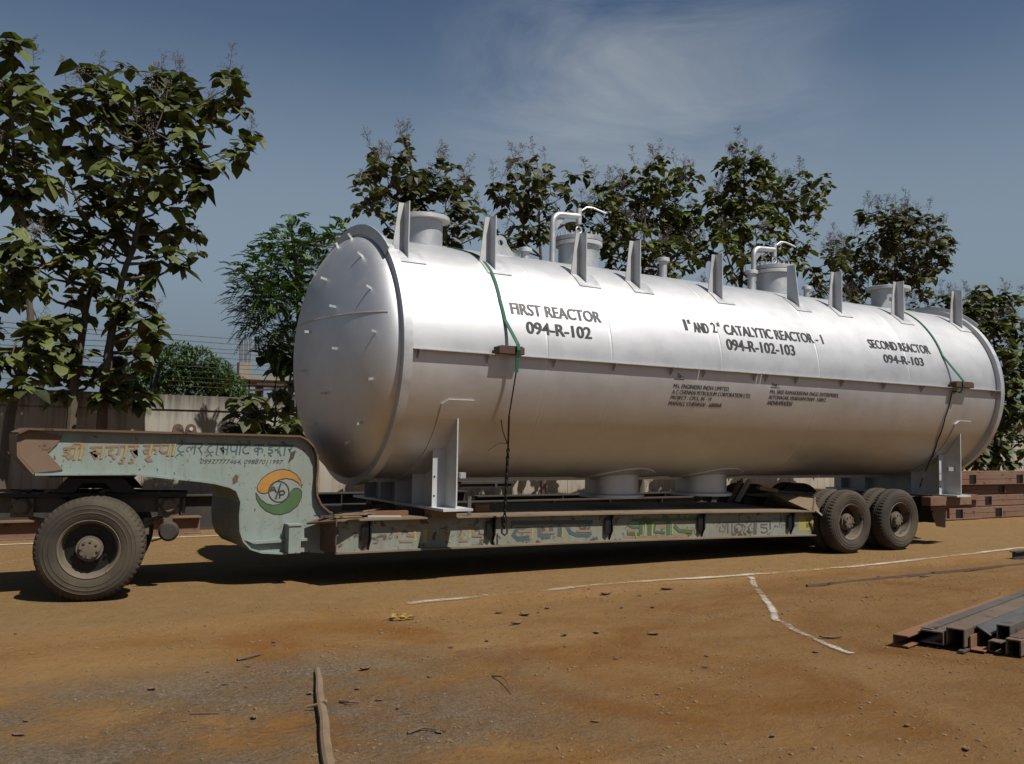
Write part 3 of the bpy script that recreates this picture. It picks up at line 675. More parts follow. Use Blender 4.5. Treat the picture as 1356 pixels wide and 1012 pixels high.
# gooseneck
YG = .5
npx = [(37, 569.5), (395, 579), (404, 583.5), (412, 592), (417, 604), (417.5, 620), (415.5, 640), (416.5, 657), (422, 669), (432, 678), (437, 680), (430, 733), (402, 731), (377.6, 731.7), (345, 730), (331, 725.5), (322, 716), (317.5, 703), (317, 681.6), (318.6, 664), (312.7, 649), (303, 643.5), (285, 639), (265.5, 636), (206.5, 630), (177, 626.5), (45.7, 627), (25, 603.4), (25, 575)]
NP = [at(u, v, YG) for u, v in npx]
nk = MB().prism(NP, (0, .03, 0)).build('gooseneck', MT['paint'], tr)
MB().prism([p+Vector((0, 1.13, 0)) for p in NP], (0, .03, 0)).build('inner_plate', MT['dark'], nk)
def edge(mb, idx, y0, y1, th, out=1):        # flange strip following part of the outline
    P = [NP[i] for i in idx]; V = []; n = len(P)
    for i, p in enumerate(P):
        d = (P[min(i+1, n-1)]-P[max(i-1, 0)]).normalized(); s = Vector((d.z, 0, -d.x))*(-out)
        for y, o in ((y0, 0), (y1, 0), (y1, th), (y0, th)): q = p+s*o; V.append((q.x, y, q.z))
    mb.add(V, [(k*4+i, k*4+(i+1) % 4, (k+1)*4+(i+1) % 4, (k+1)*4+i) for k in range(n-1) for i in range(4)]+[(3, 2, 1, 0), (n*4-4, n*4-3, n*4-2, n*4-1)]); return mb
edge(MB(), [28, 0, 1, 2, 3, 4, 5, 6, 7, 8, 9, 10], YG-.075, 1.70, .022).build('top_flange', MT['rust'], nk)
edge(MB(), list(range(13, 27)), YG-.06, 1.70, .020).build('bottom_flange', MT['paint'], nk)
edge(MB(), [26, 27, 28], YG-.02, 1.70, .020).build('nose_plate', MT['chevron'], nk)
# rusty chevron end plate
zc_ = lambda pts, y=YG: [at(u, v, y-.001) for u, v in pts]
MB().prism(zc_([(25.2, 575.2), (37, 570), (82.5, 577), (76, 588), (63, 600), (74, 612), (83, 622), (46, 626.5), (25.2, 603)]), (0, -.014, 0)).build('end_patch', MT['chevron'], nk)
# ledge and support box low on the neck
MB().prism([at(323, 715, YG-.001), at(333, 716.5, YG-.001), at(408, 712, YG-.001), at(408, 715.5, YG-.001), at(335, 720, YG-.001)], (0, -.05, 0)).build('ledge', MT['paint'], nk)
lb = MB(); x0, x1 = at(383, 700, YG-.16).x, at(399, 700, YG-.16).x; lb.box((x0, YG-.16, .37), (x1, YG-.005, .68)); lb.box((x0-.012, YG-.172, .681), (x1+.02, YG-.004, .70)).build('support_box', MT['paint'], nk)
# lugs on the top plate
for u in (236, 253):
    c = at(u, 573.5, YG-.03); out = [(c.x-.07, c.y, c.z-.02)]+[(c.x-.055*math.cos(R_(t)), c.y, c.z+.045+.055*math.sin(R_(t))) for t in range(0, 181, 20)]+[(c.x+.07, c.y, c.z-.02)]
    hl = [(c.x-.02*math.cos(R_(t)), c.y-.0015, c.z+.045+.02*math.sin(R_(t))) for t in range(0, 360, 30)]
    lg = MB().prism(out, (0, .03, 0)).build('shackle_lug', MT['rust'], nk); MB().prism(hl, (0, -.001, 0)).build('eye', MT['white'] if u == 253 else MT['dark'], lg)
MB().tube([at(225, 575, YG+.1)+Vector((.02*math.cos(t), .1*math.sin(t), .0)) for t in (0, 1, 2, 3, 4)], .012, 6).build('bent_bar', MT['rust'], nk)
# emblem
E2 = Px(220, 570, 5.952, YG)
b = MB(); E2.poly(b, [(717, 470), (716, 448), (724, 428), (750, 385), (800, 345), (860, 315), (920, 305), (980, 318), (1030, 350), (1060, 395), (1071, 452), (1040, 412), (1000, 388), (950, 378), (905, 385), (865, 402), (835, 435), (815, 475), (800, 490), (775, 498), (745, 493)]); em = b.build('emblem', MT['brightor'], nk)
b = MB(); E2.poly(b, [(707, 490), (713, 540), (745, 595), (790, 635), (850, 660), (910, 662), (980, 640), (1040, 590), (1068, 530), (1070, 485), (1055, 462), (1025, 453), (1000, 462), (982, 485), (965, 520), (930, 560), (890, 582), (840, 590), (790, 577), (745, 543), (718, 505)]); b.build('swirl', MT['sgreen'], em)
b = MB(); wdt = 6
E2.stroke(b, [(888+80*math.cos(R_(t)), 484+82*math.sin(R_(t))) for t in range(0, 366, 12)], 8)
for s in ([(822, 485), (838, 448), (848, 445), (868, 490)], [(830, 470), (860, 470)], [(905, 418), (862, 540)], [(893, 475), (896, 535)], [(893, 480), (925, 476), (936, 490), (925, 506), (896, 508)]): E2.stroke(b, s, 10)
E2.stroke(b, [(716, 448), (724, 428), (750, 385), (800, 345), (860, 315), (920, 305), (980, 318), (1030, 350), (1060, 395), (1071, 452), (1040, 412), (1000, 388), (950, 378), (905, 385), (865, 402), (835, 435), (815, 475), (800, 490), (775, 498), (745, 493), (722, 475), (716, 448)], 4)
E2.stroke(b, [(707, 490), (713, 540), (745, 595), (790, 635), (850, 660), (910, 662), (980, 640), (1040, 590), (1068, 530), (1070, 485), (1055, 462), (1025, 453), (1000, 462), (982, 485), (965, 520), (930, 560), (890, 582), (840, 590), (790, 577), (745, 543), (718, 505), (707, 490)], 4)
b.build('outline', MT['black'], em)
# Devanagari line, painted stroke by stroke (headline z = 1, foot z = 0)
G = {'tta': (.78, [[(.4, 1), (.4, .82), (.2, .74), (.1, .5), (.2, .24), (.45, .12), (.7, .24)]]),
     'ttra': (.80, [[(.42, 1), (.42, .82), (.22, .74), (.12, .5), (.22, .28), (.46, .18), (.7, .28)], [(.1, -.18), (.36, .06), (.66, -.16)]]),
     'la': (.92, [[(.82, 1), (.82, 0)], [(.82, .6), (.62, .66), (.5, .5), (.5, .32)], [(.5, .5), (.34, .7), (.12, .58), (.12, .32), (.3, .2)]]),
     'ra': (.62, [[(.42, 1), (.46, .76), (.34, .6), (.14, .62), (.26, .56), (.62, .04)]]),
     'aa': (.34, [[(.18, 1), (.18, 0)]]),
     'sa': (.96, [[(.34, 1), (.38, .76), (.26, .6), (.08, .62), (.2, .54), (.52, .04)], [(.28, .52), (.82, .52)], [(.82, 1), (.82, 0)]]),
     'pa': (.84, [[(.14, 1), (.14, .52), (.3, .34), (.5, .34), (.7, .42)], [(.7, 1), (.7, 0)]]),
     'o': (.34, [[(.18, 1), (.18, 0)], [(.18, 1), (.1, 1.2), (-.16, 1.34)]]),
     'rtta': (.78, [[(.4, 1), (.4, .82), (.2, .74), (.1, .5), (.2, .24), (.45, .12), (.7, .24)], [(.4, 1), (.62, 1.14), (.6, 1.32), (.42, 1.3)]]),
     'ka': (1.0, [[(.5, 1), (.5, 0)], [(.5, .56), (.3, .72), (.1, .56), (.2, .34), (.5, .46)], [(.5, .56), (.74, .7), (.92, .52), (.86, .24)]]),
     'dot': (.3, [[(.1, .02), (.2, .02)]]),
     'i': (.74, [[(.5, 1), (.5, .84), (.2, .8), (.16, .6), (.5, .54), (.62, .36), (.4, .22), (.18, .26), (.3, .06), (.56, -.06)]]),
     'nda': (.84, [[(.02, .58), (.34, .56)], [(.14, .56), (.12, .44)], [(.46, 1), (.46, .8), (.34, .62), (.34, .34), (.56, .28), (.62, .1), (.74, -.04)]]),
     'au': (.36, [[(.18, 1), (.18, 0)], [(.18, 1), (.1, 1.2), (-.16, 1.34)], [(.18, 1), (.02, 1.16), (-.3, 1.26)]]),
     'e': (0, [[(-.3, 1), (-.38, 1.18), (-.6, 1.34)]]), 'anu': (0, [[(-.26, 1.22), (-.18, 1.22)]])}
def deva(mb, seq, x0, z0, h, y, wd, x1=None, drop=0, slant=.0, bars=False):
    tot = sum(G[g][0] if g != ' ' else .3 for g in seq); k = (x1-x0)/tot; cx = 0; n = 0; hs = 0
    def put(pts):
        nonlocal n
        if bars and not (len(pts) == 2 and abs(pts[0][0]-pts[1][0]) < .02): return
        n += 1; mb.strip([(x0+k*gx+slant*(gy-.5)*h, y-.0008-.00008*n, z0+h*gy+drop*(x0+k*gx-x0)) for gx, gy in pts], wd, NY, .0002)
    for g in seq+[' ']:
        if g == ' ' or g == 'dot':
            if cx > hs: put([(hs+.02, 1), (cx, 1)])
            if g == 'dot':
                for st_ in G[g][1]: put([(cx+a, b) for a, b in st_])
            cx += .3; hs = cx; continue
        for st_ in G[g][1]: put([(cx+a, b) for a, b in st_])
        cx += G[g][0]
hz = at(234, 587, YG); hx1 = at(388, 590, YG); lowz = at(234, 601.5, YG).z
b = MB(); deva(b, ['ttra', 'e', 'la', 'ra', ' ', 'ttra', 'aa', 'anu', 'sa', 'pa', 'o', 'rtta', ' ', 'ka', 'dot', 'i', 'nda', 'au', 'ra'], hz.x, lowz, hz.z-lowz, YG, .015, hx1.x, (hx1.z-hz.z)/(hx1.x-hz.x), .12)
b.build('lettering', MT['teal'], nk)
b = MB(); p0 = at(265, 615.2, YG); p1 = at(374, 616, YG); zt = at(265, 608.3, YG).z; text_on_plane(b, '09977777464, 09887011997', p0.x, p1.x, p0.z, zt, YG-.002, .0, .02, (p1.z-p0.z)*.4); b.build('lettering', MT['black'], nk)
G.update({'shra': (.92, [[(.08, .84), (.24, .98), (.42, .86), (.3, .7), (.1, .74)], [(.3, .7), (.46, .56), (.28, .4), (.06, .46)], [(.28, .42), (.52, .08)], [(.78, 1), (.78, 0)], [(.76, .42), (.5, .2)]]),
  'ii': (.36, [[(.18, 1), (.18, 0)], [(.18, 1), (.06, 1.3), (-.34, 1.3), (-.44, 1.02)]]), 'da': (.72, [[(.46, 1), (.46, .8), (.3, .62), (.34, .34), (.56, .28), (.62, .1), (.74, -.04)]]),
  'ga': (.72, [[(.16, 1), (.16, .42), (.04, .36)], [(.56, 1), (.56, 0)]]), 'u': (0, [[(-.3, -.04), (-.14, -.16), (-.12, -.34), (-.4, -.36)]]),
  'kri': (1.0, [[(.5, 1), (.5, 0)], [(.5, .56), (.3, .72), (.1, .56), (.2, .34), (.5, .46)], [(.5, .56), (.74, .7), (.92, .52), (.86, .24)], [(.5, 0), (.34, -.14), (.5, -.3), (.78, -.26)]])})
a_, b_ = at(82, 593, YG), at(233, 587.5, YG); hgt_ = a_.z-at(82, 610, YG).z
for mat_, wd_, dx, dy in (('ghost', .034, .006, -.006), ('orange', .015, -.003, -.004), ('yellow', .015, .008, .004)):
    gh = MB(); deva(gh, ['shra', 'ii', ' ', 'sa', 'da', 'ga', 'u', 'ra', 'u', ' ', 'kri', 'pa', 'aa'], a_.x+dx, a_.z-hgt_+dy, hgt_, YG-{'ghost': .0005, 'orange': .0035, 'yellow': .0065}[mat_], wd_, b_.x+dx, (b_.z-a_.z)/(b_.x-a_.x), .18, bars=mat_ == 'yellow')
    gh.build('lettering', MT[mat_], nk)
MB().prism(zc_([(385, 600), (392, 596), (389, 606), (382, 612)]), (0, -.006, 0)).build('bare_patch', MT['dark'], nk)
MB().prism(zc_([(308, 634), (312, 628), (316, 631), (314, 638), (309, 641)]), (0, -.004, 0)).build('bare_patch', MT['rust'], nk)
# beam lettering, on the recessed web
YB = .10; nb = [o for o in bpy.data.objects if o.name == 'side_beam'][0]
def strokes(org, sets):
    q = Px(*org, YB)
    for mat, items in sets:
        b = MB()
        for s, wd in items: q.stroke(b, s, wd)
        b.build('lettering', MT[mat], nb)
strokes((430, 670, 6.457), [('ghost', [([(640, 180), (640, 300)], 24), ([(900, 170), (900, 300)], 30), ([(1010, 200), (1030, 290)], 26), ([(1190, 200), (1170, 280)], 26)]),
  ('yellow', [([(620, 172), (620, 220)], 18), ([(770, 205), (776, 305)], 17), ([(862, 200), (852, 318)], 34), ([(965, 210), (965, 242)], 15), ([(1060, 280), (1060, 312)], 24), ([(1240, 205), (1235, 280)], 18)]),
  ('orange', [([(560, 215), (628, 215)], 15), ([(700, 185), (792, 180)], 24), ([(700, 252), (770, 255)], 18), ([(640, 305), (755, 305)], 14), ([(1150, 186), (1290, 190)], 9), ([(1040, 236), (1070, 240)], 16), ([(1150, 300), (1228, 295)], 15), ([(1260, 256), (1350, 258)], 15)])])
strokes((630, 670, 6.457), [('teal', [([(300, 148), (1000, 138)], 32), ([(450, 165), (350, 200), (320, 250), (360, 285), (460, 272)], 36), ([(640, 175), (655, 245)], 28), ([(545, 180), (540, 250), (640, 262)], 34), ([(722, 160), (715, 262)], 34), ([(780, 170), (805, 225), (860, 250), (980, 252)], 28), ([(975, 160), (965, 195), (985, 250)], 24)]),
  ('yellow', [([(490, 190), (480, 285)], 13), ([(745, 190), (740, 270)], 13)]),
  ('orange', [([(310, 172), (450, 174)], 14), ([(500, 168), (660, 163)], 14), ([(720, 166), (920, 163)], 16), ([(360, 217), (470, 215)], 18), ([(570, 230), (680, 226)], 16), ([(860, 217), (990, 214)], 15)])])
strokes((800, 660, 9.04), [('orange', [([(230, 466), (1000, 452)], 24), ([(280, 388), (380, 386)], 24), ([(592, 296), (740, 292)], 14), ([(840, 297), (990, 294)], 22), ([(950, 372), (1090, 367)], 20), ([(672, 348), (735, 346)], 30)]),
  ('sgreen', [([(330, 262), (1220, 246)], 28), ([(440, 262), (440, 430)], 44), ([(545, 255), (540, 440)], 44), ([(770, 255), (770, 440)], 48), ([(1150, 255), (1140, 430)], 44), ([(275, 420), (430, 428)], 30), ([(610, 320), (600, 400), (730, 410)], 26), ([(840, 325), (900, 385), (1060, 402)], 36), ([(280, 310), (340, 345), (420, 345)], 22)]),
  ('yellow', [([(500, 290), (484, 450)], 17), ([(585, 290), (573, 442)], 17), ([(822, 290), (815, 430)], 14), ([(1195, 270), (1180, 440)], 16), ([(375, 400), (388, 470)], 16), ([(1095, 370), (1095, 430)], 14)])])
strokes((940, 660, 9.04), [('blackfade_glare', [([(160, 288), (730, 272)], 14), ([(125, 335), (118, 395), (165, 405), (200, 300)], 12), ([(218, 285), (213, 420)], 15), ([(268, 290), (264, 420)], 15), ([(345+46*math.cos(R_(t)), 355+48*math.sin(R_(t))) for t in range(0, 366, 20)], 13), ([(385, 300), (428, 350), (400, 405)], 13), ([(500, 300), (455, 345), (470, 395), (515, 410)], 13), ([(545, 280), (542, 430)], 40), ([(690, 310), (612, 315), (612, 345), (680, 352), (690, 395), (650, 415), (612, 400)], 13), ([(722, 280), (725, 370)], 16)])])
q = Px(940, 660, 9.04, YB)
b = MB(); q.poly(b, [(1065, 210), (1240, 205), (1245, 380), (1065, 395)]); pn = b.build('number_panel', MT['yellow'], nb)
b = MB()
for body, (a, c_), (ta, tb) in (('94250 41197', (750, 985), (228, 262)), ('94137 04739', (770, 1040), (318, 354))):
    A, B_ = q.p((a, tb)), q.p((c_, tb)); zt = q.p((a, ta)).z; text_on_plane(b, body, A.x, B_.x, A.z, zt, YB-.003, 0, .01)
b.build('lettering', MT['blackfade_glare'], nb)
b = MB()
for body, (a, c_), (ta, tb) in (('1000', (1150, 1225), (222, 275)), ('0099', (1150, 1225), (295, 350))):
    A, B_ = q.p((a, tb)), q.p((c_, tb)); zt = q.p((a, ta)).z; text_on_plane(b, body, A.x, B_.x, A.z, zt, YB-.006, 0, 0)
b.build('lettering', MT['rust'], pn)
# wheels: hub mesh as the wheel, tyre and rim as its sub-parts
def wheel_set(parent, c, r, w, dual=True, face=-1, hubmat='rim', seed=0):
    """c = centre of the outer face; the axle runs along +y when face = -1"""
    ax = Vector((0, -face, 0)); cx = Vector(c)
    hub = MB().lathe([(.05, .001), (.05, .05), (.06, .10), (.09, .108), (.10, .105), (.10, .13), (.30, .13)], cx, ax, 32)
    for k in range(8): a = R_(45*k+10+seed*13); q = cx+Vector((math.cos(a)*.082, 0, math.sin(a)*.082)); hub.tube([q+ax*.04, q+ax*.075], .014, 6)
    h = hub.build('wheel', MT[hubmat], parent, smooth=True)
    for d in ((0, 1) if dual else (0,)):
        o = cx+ax*(d*(w+.05)); s = r/.51
        pr = [(.055, .285*s), (.018, .30*s), (.006, .33*s), (.002, .352*s), (-.002, .356*s), (-.001, .364*s), (.002, .368*s), (0, .395*s), (-.003, .399*s), (-.002, .405*s), (.002, .409*s), (.005, .432*s), (.002, .436*s), (.005, .440*s), (.016, .468*s), (.034, .494*s), (.05, .503*s), (.075, .508*s), (.105, .51*s), (.112, .498*s), (.125, .498*s), (.132, .51*s)]
        pr = pr+[(w-a, b) for a, b in pr[::-1]]
        npf = len(pr)
        def tread(i, j):
            k = min(i, npf-1-i)
            if k in (15, 16, 17): return -.013 if j % 3 == 0 else 0
            return 0
        MB().lathe(pr, o, ax, 168, mod=tread).build('tyre', MT['tyre'], h, smooth=True, angle=28)
        MB().lathe([(.03, .30*s), (.02, .285*s), (.035, .268*s), (.06, .262*s), (.17, .245*s), (.19, .19*s), (.175, .135*s), (.17, .10), (.185, .10), (.20, .2*s), (.19, .262*s), (.06, .275*s)], o if d == 0 else o, ax, 64, closed=True).build('rim', MT['rim'], h, smooth=True)
        if d == 0:
            for k in range(8): a = R_(45*k+20); q = o+Vector((math.cos(a)*.168, 0, math.sin(a)*.168)); MB().tube([q+ax*.14, q+ax*.185], .016, 6).build('wheel_nut', MT['grease'], h)
            MB().lathe([(.168, .11), (.168, .19*s), (.1685, .235*s)], o, ax, 40).build('rim_disc', MT['grease'], h, smooth=True)
    return h
for u, v in ((1129, 692), (1194, 690)):
    c = at(u, v, -.25); c.z = .50
    wheel_set(tr, c, .505, .27, seed=u % 7)
    wheel_set(tr, (c.x, 2*YC+.25, .50), .505, .27, face=1)
    ax_ = MB().tube([(c.x, .3, .5), (c.x, 2*YC-.3, .5)], .07, 12).build('axle', MT['dark'], tr, smooth=True)
# bogie frame, arch ramp, tail
for y in (.52, 1.45): MB().box((11.93, y, .45), (15.55, y+.14, .80)).build('bogie_beam', MT['dark'], tr)
MB().box((11.94, .40, .82), (15.6, 1.7, .845)).build('bogie_deck', MT['deck'], tr)
A, B_, C_, D_ = atz(1012, 667.5, .69), at(1022, 652.3, .7), at(1079.6, 658.3, .2), Vector((11.86, .02, .672))
MB().prism([A, B_, C_, D_], (0, .03, -.012)).prism([C_+Vector((0, .0, .002)), C_+Vector((.22, .02, -.05)), D_+Vector((.18, 0, -.06)), D_], (0, .02, 0)).build('arch_ramp', MT['deck'], tr)
MB().beam(at(1020, 650, .75), at(1085, 654, .45), .10, .03).build('ramp_ledge', MT['rust'], tr)
MB().beam(at(1081, 676, -.02), at(1090, 684, -.06), .03, .02).build('hose_stub', MT['white'], tr)
MB().box((15.25, .25, .36), (15.55, 1.9, .80)).build('tail_beam', MT['dark'], tr)
fp = [(1232.6, 654), (1236, 657), (1249, 667), (1253, 672), (1252, 699), (1240, 697), (1234, 680), (1236, 677), (1232.6, 676)]
fb = MB(); P = [at(u, v, .1+.0*i) for i, (u, v) in enumerate(fp)]; fb.prism(P, (.01, .012, 0)); fb.build('mud_flap', MT['deck'], tr)
# packing under the rear saddle and clutter on the deck
def item(name, mb, mat, label, cat, group=None, bevel=0): return tag(mb.build(name, MT[mat], bevel=bevel), label, cat, group)
def ibeam(mb, a, b, h, wf, t=.014, up=Vector((0, 0, 1))):
    a = Vector(a); b = Vector(b); d = (b-a).normalized(); sd = d.cross(up).normalized(); L = (b-a).length; c = (a+b)/2; u2 = sd.cross(d)
    mb.obox(c, d, sd, u2, L, t, h-2*t); mb.obox(c+u2*(h/2-t/2), d, sd, u2, L, wf, t); mb.obox(c-u2*(h/2-t/2), d, sd, u2, L, wf, t); return mb
def chan(mb, a, b, h, wf, t=.012, up=Vector((0, 0, 1)), side=1):
    a = Vector(a); b = Vector(b); d = (b-a).normalized(); sd = d.cross(up).normalized()*side; L = (b-a).length; c = (a+b)/2; u2 = sd.cross(d)*side
    mb.obox(c, d, sd, u2, L, t, h-2*t); mb.obox(c+u2*(h/2-t/2)+sd*(wf/2-t/2), d, sd, u2, L, wf, t); mb.obox(c-u2*(h/2-t/2)+sd*(wf/2-t/2), d, sd, u2, L, wf, t); return mb
bb = MB(); bb.box((14.6, -.16, .70), (15.78, .02, .853)); bb.box((14.7, 1.9, .70), (15.7, 2.2, .853))
item('packer_beam', bb, 'oxide', 'rust red steel beam packed under the rear saddle foot', 'beam', bevel=.006)
z = zd(5.2)
def blk(a, b, mat, lab, grp='packing pieces on the deck', nm='wood_block', cat='block', tilt=0):
    a = Vector(a); b = Vector(b); mb = MB(); c = (a+b)/2; ux = Vector((math.cos(tilt), math.sin(tilt), 0)); uy = Vector((-ux.y, ux.x, 0)); s = b-a
    mb.obox(c, ux, uy, Vector((0, 0, 1)), s.x, s.y, s.z); return item(nm, mb, mat, lab, cat, grp, .006)
blk((5.10, .55, z), (5.42, .72, z+.10), 'orust', 'rusty red block left of the front saddle foot')
blk((5.98, .50, z), (6.20, .62, z+.095), 'orust', 'rusty red block right of the front saddle foot')
blk((5.10, -.0, z), (5.44, .20, z+.088), 'wood', 'pale wooden packer under the near end of the front saddle')
blk((5.10, 1.85, z), (5.44, 2.05, z+.088), 'wood', 'wooden packer under the far end of the front saddle')
a, b_ = atz(453, 671, z+.04), atz(523, 671, z+.04); item('steel_plate', MB().beam(a, b_, .12, .05), 'rust', 'flat brown steel bar behind the scrap pile at the front of the deck', 'bar', 'scrap at the front of the deck')
a, b_ = atz(478, 680, z+.03), atz(538, 679, z+.03); item('steel_plate', MB().beam(a, b_, .16, .06), 'orust', 'rusty red flat bar lying near the deck edge', 'bar', 'scrap at the front of the deck')
a, b_ = atz(487, 684, z+.015), atz(531, 684, z+.015); item('timber_strip', MB().beam(a, b_, .05, .018), 'white', 'thin pale grey strip along the deck edge', 'strip', 'scrap at the front of the deck')
random.seed(3)
for k in range(9):
    u = 438+random.random()*60; a = atz(u, 676+random.random()*9, z+.012+.006*k); ang = random.uniform(-.5, .5); d = Vector((math.cos(ang), math.sin(ang), random.uniform(-.05, .08)))*random.uniform(.12, .3)
    item('scrap_piece', MB().beam(a-d, a+d, random.uniform(.04, .14), .012), random.choice(['rust', 'dark', 'wood']), 'small flat scrap piece littering the front corner of the deck', 'scrap', 'loose scrap on the deck corner')
for u, v0, v1, mt_, lab in ((585.5, 652, 682, 'rust', 'short rusty flat stake standing left of the saddle foot'), (621, 657, 681, 'greyst', 'short grey flat stake standing right of the saddle foot')):
    p = atz(u, v1, z); p.y = max(.03, p.y); p = Vector((at(u, v1, .05).x, .05, zd(5.4))); hh = at(u, v0, .05).z-p.z
    item('steel_stake', MB().box((p.x-.025, .04, p.z), (p.x+.025, .052, p.z+hh)), mt_, lab, 'stake', 'stakes beside the front saddle')
zz = zd(9.6)
p = atz(923, 664, zz); b = MB(); 
bmx = bmesh.new(); bmesh.ops.create_icosphere(bmx, subdivisions=2, radius=.075)
for v in bmx.verts: v.co *= 1+.35*noise.noise(v.co*9); v.co.z *= .75
bmx.verts.index_update(); b.add([p+v.co+Vector((0, 0, .05)) for v in bmx.verts], [tuple(v.index for v in f.verts) for f in bmx.faces]); bmx.free()
item('stone', b, 'wood', 'pale stone lying on the deck below the right bottom nozzle', 'stone')
blk((p.x+.17, p.y-.04, zz), (p.x+.31, p.y+.06, zz+.11), 'rust', 'small dark block beside the pale stone on the deck')
a, b_ = atz(967, 665, zz+.01), at(990, 638, 1.0); item('leaning_batten', MB().beam(a+Vector((-.02, 0, 0)), b_+Vector((-.05, .12, 0)), .07, .05), 'wood', 'grey end leaning timber batten behind the white one', 'batten', 'battens leaning on the deck')
item('leaning_batten', MB().beam(a+Vector((.12, -.05, .02)), b_+Vector((.09, .05, .02)), .07, .05), 'white', 'white leaning batten propped on the deck near the wheels', 'batten', 'battens leaning on the deck')
item('timber_block', MB().beam(at(1004, 646, .8), at(1028, 650, .7), .12, .06), 'wood', 'short timber lying above the ramp in front of the trailer wheels', 'block')
# ================================================================== tractor unit (rear end only in view)
YT = .9
tk = empty('tractor_truck', (1.34, 1.3, 0), 'dusty dark rear chassis of the tractor truck under the gooseneck', 'truck')
zr0, zr1 = .845, 1.01
for y, s in ((YT, 1), (1.7, -1)):
    b = MB(); chan(b, (-4.2, y+(.03 if s > 0 else -.03), (zr0+zr1)/2), (2.21, y+(.03 if s > 0 else -.03), (zr0+zr1)/2), zr1-zr0, .07, .01, side=-s)
    b.build('chassis_rail', MT['chassis'], tk)
for x in (-3.5, -1.2, .2, 2.05): MB().box((x, YT+.05, zr0+.02), (x+.1, 1.65, zr1-.02)).build('cross_member', MT['dark'], tk)
# upper sub-frame and fifth wheel
MB().box((.4, YT-.06, 1.015), (2.25, YT+.12, 1.055)).box((.4, 1.5, 1.015), (2.25, 1.7, 1.055)).build('sub_frame', MT['grease'], tk)
b = MB().box((.88, .62, 1.235), (1.72, 1.98, 1.275)); b.prism([(.9, .75, 1.06), (1.05, .75, 1.232), (1.6, .75, 1.232), (1.75, .75, 1.06), (1.5, .75, 1.06), (1.42, .75, 1.16), (1.2, .75, 1.16), (1.12, .75, 1.06)], (0, .06, 0))
b.prism([(.9, 1.75, 1.06), (1.05, 1.75, 1.232), (1.6, 1.75, 1.232), (1.75, 1.75, 1.06)], (0, .06, 0)); b.build('fifth_wheel', MT['grease'], tk, bevel=.01)
for x in (.45, .95, 1.5):
    MB().prism([(x-.18, YT-.05, 1.02), (x-.12, YT-.05, 1.10), (x+.12, YT-.05, 1.10), (x+.18, YT-.05, 1.02), (x+.13, YT-.05, 1.02), (x+.09, YT-.05, 1.07), (x-.09, YT-.05, 1.07), (x-.13, YT-.05, 1.02)], (0, .04, 0)).build('mount_bracket', MT['chassis'], tk)
c = at(118, 728, .2); c.z = .525
wheel_set(tk, c, .525, .275, seed=2); wheel_set(tk, (c.x, 2.4, .525), .525, .275, face=1)
b = MB().tube([(c.x, .5, .525), (c.x, 2.2, .525)], .09, 14).lathe([(-.2, .08), (-.14, .2), (0, .26), (.14, .2), (.2, .08)], (c.x, 1.3, .525), (1, 0, 0), 20); b.build('drive_axle', MT['dark'], tk, smooth=True)
wheel_set(tk, (-3.4, .2, .525), .525, .275, dual=False); wheel_set(tk, (-3.4, 2.4, .525), .525, .275, dual=False, face=1)
# leaf springs: main pack and helper pack
def pack(x0, x1, zc0, sag, n, th, y0, y1, shrink):
    b = MB()
    for k in range(n):
        a, e = x0+shrink*k, x1-shrink*k; m = 14; V = []
        for i in range(m+1):
            x = a+(e-a)*i/m; t = (x-(x0+x1)/2)/((x1-x0)/2); z = zc0+sag*t*t-th*1.15*k
            V += [(x, y0, z-th/2), (x, y1, z-th/2), (x, y1, z+th/2), (x, y0, z+th/2)]
        b.add(V, [(q*4+i, q*4+(i+1) % 4, (q+1)*4+(i+1) % 4, (q+1)*4+i) for q in range(m) for i in range(4)]+[(3, 2, 1, 0), (m*4, m*4+1, m*4+2, m*4+3)])
    return b
pack(.61, 2.07, .715, .10, 7, .016, .93, 1.01, .055).build('leaf_spring', MT['rim'], tk)
pack(.80, 1.88, .86, .11, 4, .014, .93, 1.01, .06).build('helper_spring', MT['rim'], tk)
for x in (.606, 2.066):
    b = MB().lathe([(0, .001), (0, .06), (.03, .085), (.12, .09)], (x, .83, .915), (0, 1, 0), 20)
    for k in range(6): a = R_(60*k); q = Vector((x+.1*math.cos(a), .875, .915+.085*math.sin(a))); b.tube([q, q+Vector((0, .03, 0))], .016, 6)
    b.box((x-.11, .875, .80), (x+.11, .90, 1.0)); hg = b.build('spring_hanger', MT['rim'], tk, smooth=True)
    if x > 1:
        MB().box((x-.045, .87, .70), (x+.045, .98, .82)).build('shackle', MT['rim'], hg)
        MB().lathe([(0, .001), (0, .085), (.03, .11), (.09, .11)], (x+.01, .84, .635), (0, 1, 0), 24, a0=0, a1=360).build('spring_stop', MT['dark'], hg, smooth=True)
for x in (.84, 1.84): MB().box((x-.03, .92, .60), (x+.03, 1.02, .78)).build('spring_clip', MT['rim'], tk)
MB().box((2.212, YT-.01, .83), (2.235, 1.72, 1.0)).build('end_plate', MT['chassis'], tk)
MB().tube([(.55, .85, 1.0), (.7, .9, 1.09), (.9, .88, 1.05), (1.05, .9, .98)], .012, 6).tube([(2.05, .86, .64), (2.0, .86, .56), (1.9, .86, .53)], .012, 6).build('brake_hose', MT['grease'], tk, smooth=True)
tk.rotation_euler.z = R_(-13); tk.location = (1.58, 1.27, 0)      # the tractor stands slightly turned
